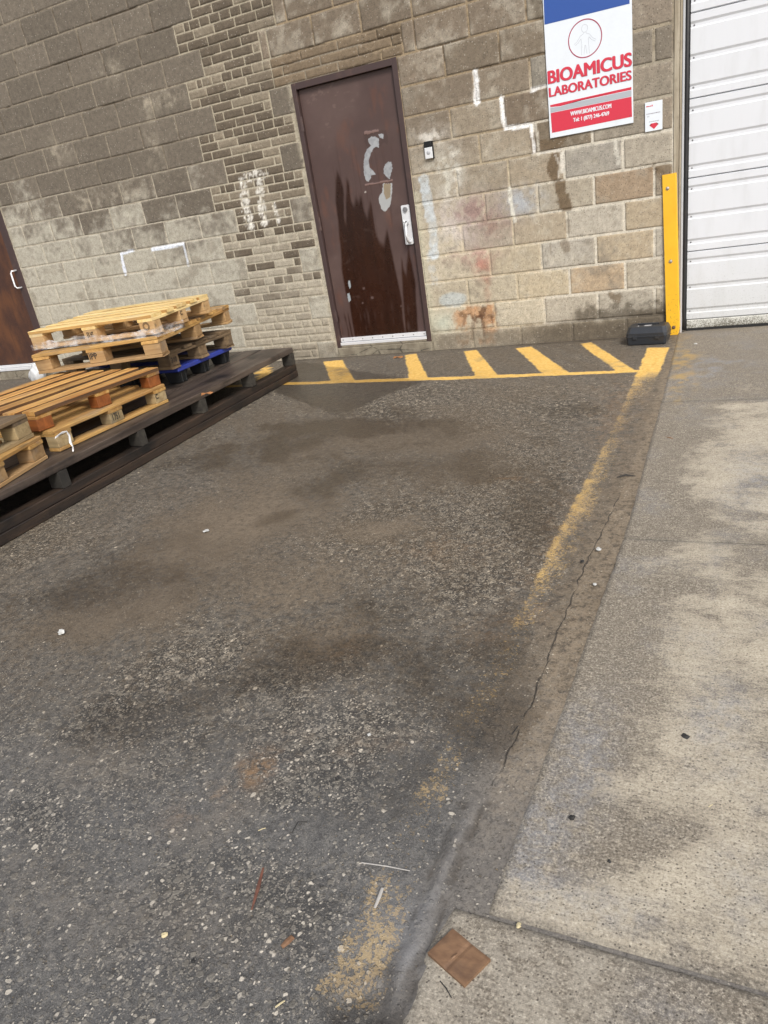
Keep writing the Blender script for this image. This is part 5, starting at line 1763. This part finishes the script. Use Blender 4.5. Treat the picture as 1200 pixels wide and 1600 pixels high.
# ================================================================== LITTER
def build_litter():
    G = lambda u, v: gp(u, v)
    wood = wood_mat('litter_wood', tuple(S(146, 112, 84)), tuple(S(116, 84, 60)), tuple(S(70, 50, 40)), .4, .8, .1)
    redw = wood_mat('litter_red_wood', tuple(S(138, 84, 62)), tuple(S(108, 62, 46)), tuple(S(70, 44, 36)), .4, .8, .1)
    white = paint_mat('litter_white', (.50, .50, .48), .6, dirt=.2, scale=60, bump=.3)
    straw = paint_mat('litter_straw', (.55, .47, .28), .7, dirt=.1, bump=0)
    greyst = paint_mat('litter_grey', (.42, .40, .37), .7, dirt=.2, bump=0)
    black = paint_mat('litter_black', (.02, .019, .018), .7, dirt=.1, bump=0)
    leafm = paint_mat('litter_leaf', (.30, .13, .045), .7, dirt=.3, bump=.2)

    def stick(name, label, cat, p0, p1, w, mat, h=.004, mid=None, taper=.5):
        a = Vector((*G(*p0), h)); b = Vector((*G(*p1), h * 1.1))
        pts = [a]
        if mid: pts.append(Vector((*G(*mid), h * 1.6)))
        else: pts.append(a.lerp(b, .5) + Vector((.001, .001, .001)))
        pts.append(b)
        bm = bmesh.new()
        c = (a + b) / 2
        add_tube(bm, [q - c for q in pts], [w * taper, w, w * taper * .8], 7, .45)
        o = bm_obj(name, bm, mat, None, c)
        tag(o, label, cat)
    stick('wood_splinter', 'long reddish wood splinter lying on the asphalt near the bottom', 'stick', (412, 1358), (394, 1424), .0045, redw)
    stick('wood_chip', 'short flat brown wood chip on the asphalt', 'wood chip', (458, 1466), (441, 1482), .0065, wood, taper=.9)
    stick('straw', 'long pale straw lying across the worn asphalt', 'straw', (565, 1350), (641, 1363), .0014, greyst, taper=.9)
    stick('twig', 'grey flat twig lying on the faded yellow line', 'twig', (598, 1390), (586, 1421), .0038, greyst, taper=.9)
    stick('straw', 'short yellow straw at the bottom of the asphalt', 'straw', (431, 1576), (446, 1566), .0018, straw, taper=.9)
    stick('straw', 'tiny yellow straw beside the crack in the asphalt', 'straw', (404, 1300), (416, 1296), .0014, straw, taper=.9)
    stick('twig', 'thin dark curved twig on the smooth grey asphalt patch', 'twig', (457, 1303), (482, 1285), .0012, black, mid=(466, 1288), taper=.9)
    stick('twig', 'thin dark twig on the concrete beside the wooden tile', 'twig', (688, 1535), (706, 1562), .0011, black, taper=.9)
    stick('twig', 'curved black scrap where the asphalt meets the concrete', 'twig', (800, 1150), (810, 1136), .0014, black, taper=.9)
    stick('rubber_scrap', 'thin black rubber scrap lying on the concrete edge', 'scrap', (964, 747), (993, 745), .0055, black, mid=(978, 744))
    stick('wood_chip', 'small tan chip on the upper concrete slab', 'wood chip', (1040, 684), (1052, 687), .006, wood)
    stick('straw', 'tiny tan straw on the concrete slab', 'straw', (1105, 1265), (1114, 1259), .0013, straw)

    def lump(name, label, cat, uv, r, mat, flat=.7, seed=0):
        rnd = random.Random(seed)
        bm = bmesh.new()
        bmesh.ops.create_icosphere(bm, subdivisions=2, radius=r)
        for v in bm.verts:
            k = 1 + rnd.uniform(-.3, .3)
            v.co = Vector((v.co.x * k * 1.15, v.co.y * k, v.co.z * k * flat))
        o = bm_obj(name, bm, mat, None, (*G(*uv), r * flat * .75 + .003), (0, 0, rnd.uniform(0, 3)))
        tag(o, label, cat)
    lump('paper_crumb', 'white crumpled paper lump on the brown asphalt at the left', 'litter', (97, 991), .0105, white, .8, 1)
    lump('paper_scrap', 'small white scrap on the asphalt between the skid and the yellow line', 'litter', (322, 831), .013, white, .25, 2)
    lump('paper_scrap', 'white scrap on the concrete edge beside the long crack', 'litter', (936, 860), .009, white, .4, 3)
    lump('paper_scrap', 'smaller white scrap below another on the concrete edge', 'litter', (929, 915), .006, white, .4, 4)
    lump('pebble', 'dark pebble on the sunny concrete slab', 'pebble', (894, 1281), .0055, black, .8, 5)
    lump('pebble', 'small dark pebble low on the concrete slab', 'pebble', (952, 1349), .0035, black, .8, 6)
    lump('rubber_scrap', 'pair of black specks lying on the concrete slab at the right', 'scrap', (1071, 1153), .0085, black, .35, 7)
    lump('pebble', 'black pebble on the asphalt near the bottom left', 'pebble', (303, 1505), .004, black, .8, 8)
    lump('pebble', 'black pebble on the stony asphalt above the faint yellow patch', 'pebble', (527, 1219), .0045, black, .8, 9)
    lump('paper_scrap', 'tiny white fleck on the stony asphalt', 'litter', (577, 1150), .0045, white, .6, 10)
    lump('paper_scrap', 'white fleck on the wet concrete beside the black case', 'litter', (1087, 538), .011, white, .25, 11)
    lump('pebble', 'yellow chip beside the concrete joint', 'pebble', (811, 1449), .0045, straw, .7, 12)
    lump('cork', 'pale shard on the lower left asphalt', 'litter', (258, 1463), .0055, straw, .5, 13)
    lump('pebble', 'black pebble at the crack between asphalt and concrete', 'pebble', (910, 879), .006, black, .6, 14)

    def leaf(label, uv, r, z=.006, ang=0.0):
        bm = bmesh.new()
        n = 12
        top = []
        for i in range(n):
            t = 2 * math.pi * i / n
            k = r * (1 + .35 * math.cos(2 * t) + .18 * math.cos(5 * t))
            top.append(bm.verts.new((k * math.cos(t), k * .7 * math.sin(t), .006 * math.sin(3 * t))))
        c = bm.verts.new((0, 0, .004))
        for i in range(n): bm.faces.new((top[i], top[(i + 1) % n], c))
        o = bm_obj('dead_leaf', bm, leafm, None, (*gp(*uv, z=z - .006), z), (0, 0, ang))
        sm = o.modifiers.new('thick', 'SOLIDIFY'); sm.thickness = .0015
        tag(o, label, 'leaf')
    leaf('orange dead leaf on the asphalt at the foot of the wall below the brown door', (622, 559), .035)
    leaf('orange brown dead leaf lying on the dark skid plank', (323, 616), .03, .252, .5)
    # square wooden tile
    root = empty('wooden_tile', (*gp(718, 1500), .0055), (0, 0, 0))
    c = gp(718, 1500)
    corners = [gp(708, 1456) - c, gp(767, 1503) - c, gp(726, 1545) - c, gp(669, 1494) - c]
    bm = bmesh.new()
    n = 14
    tl, tr, br, blc = corners
    rows = []
    for j in range(n + 1):
        row = []
        for i in range(n + 1):
            s, t = i / n, j / n
            p = (tl * (1 - s) + tr * s) * (1 - t) + (blc * (1 - s) + br * s) * t
            z = .0035 + .0012 * math.sin(s * 5 + 1) - (.0012 if i == n // 2 else 0)
            if i in (0, n) or j in (0, n): z -= .0006
            row.append(bm.verts.new((p[0], p[1], z)))
        rows.append(row)
    for a, b in zip(rows, rows[1:]):
        for i in range(n): bm.faces.new((a[i], b[i], b[i + 1], a[i + 1]))
    bmesh.ops.recalc_face_normals(bm, faces=bm.faces)
    ret = bmesh.ops.extrude_face_region(bm, geom=list(bm.faces))
    for v in [g for g in ret['geom'] if isinstance(g, bmesh.types.BMVert)]: v.co.z = -.004
    bmesh.ops.recalc_face_normals(bm, faces=bm.faces)
    tm = NT('tile_wood')
    o = tm.coord('Object')
    g = tm.noise(tm.mapping(o, (30, 60, 20)), 1.0, 5.0, .65); bgn = tm.noise(o, 22, 4.0)
    cc = tm.mix(tm.sstep(.3, .7, g), tuple(S(112, 84, 62)), tuple(S(140, 108, 80)))
    cc = tm.mix(tm.math('MULTIPLY', tm.sstep(.45, .7, bgn), .5), cc, tuple(S(92, 72, 58)))
    tm.set('Base Color', cc); tm.set('Roughness', .6); tm.bump(g, .4, .002)
    bm_obj('tile', bm, tm.m, root)
    bm = bmesh.new()
    p = gp(706, 1504) - c; q = gp(716, 1496) - c
    add_tube(bm, [(p[0], p[1], .0045), ((p[0] + q[0]) / 2, (p[1] + q[1]) / 2, .0055), (q[0], q[1], .0048)], [.0016, .0022, .0012], 6, .6)
    bm_obj('splinter', bm, tm.m, root)
    tag(root, 'square brown wooden tile lying on the concrete at the bottom', 'tile')
    # white plastic bag by the far door
    bm = bmesh.new()
    bmesh.ops.create_icosphere(bm, subdivisions=4, radius=.095)
    for v in bm.verts:
        a = float(fbm(np.array(v.co.x * 22 + 5), np.array(v.co.y * 22 + v.co.z * 19), 3)) - .5
        v.co *= 1 + .7 * a
        v.co = Vector((v.co.x * 1.1, v.co.y * .8, max(v.co.z * .95 + .07, .0) * (1.25 if v.co.x > 0 else 1)))
    o = bm_obj('plastic_bag', bm, paint_mat('bag_white', (.52, .53, .54), .3, dirt=.15, scale=20, bump=.4), None, (-5.60, -.19, .0), smooth=True)
    tag(o, 'crumpled white plastic bag on the ground below the left door sill', 'plastic bag')


build_asphalt()
build_pavement()
build_building()
build_sign()
build_doorbell()
build_guard()
build_case()
build_skid()
build_pallets()
build_litter()
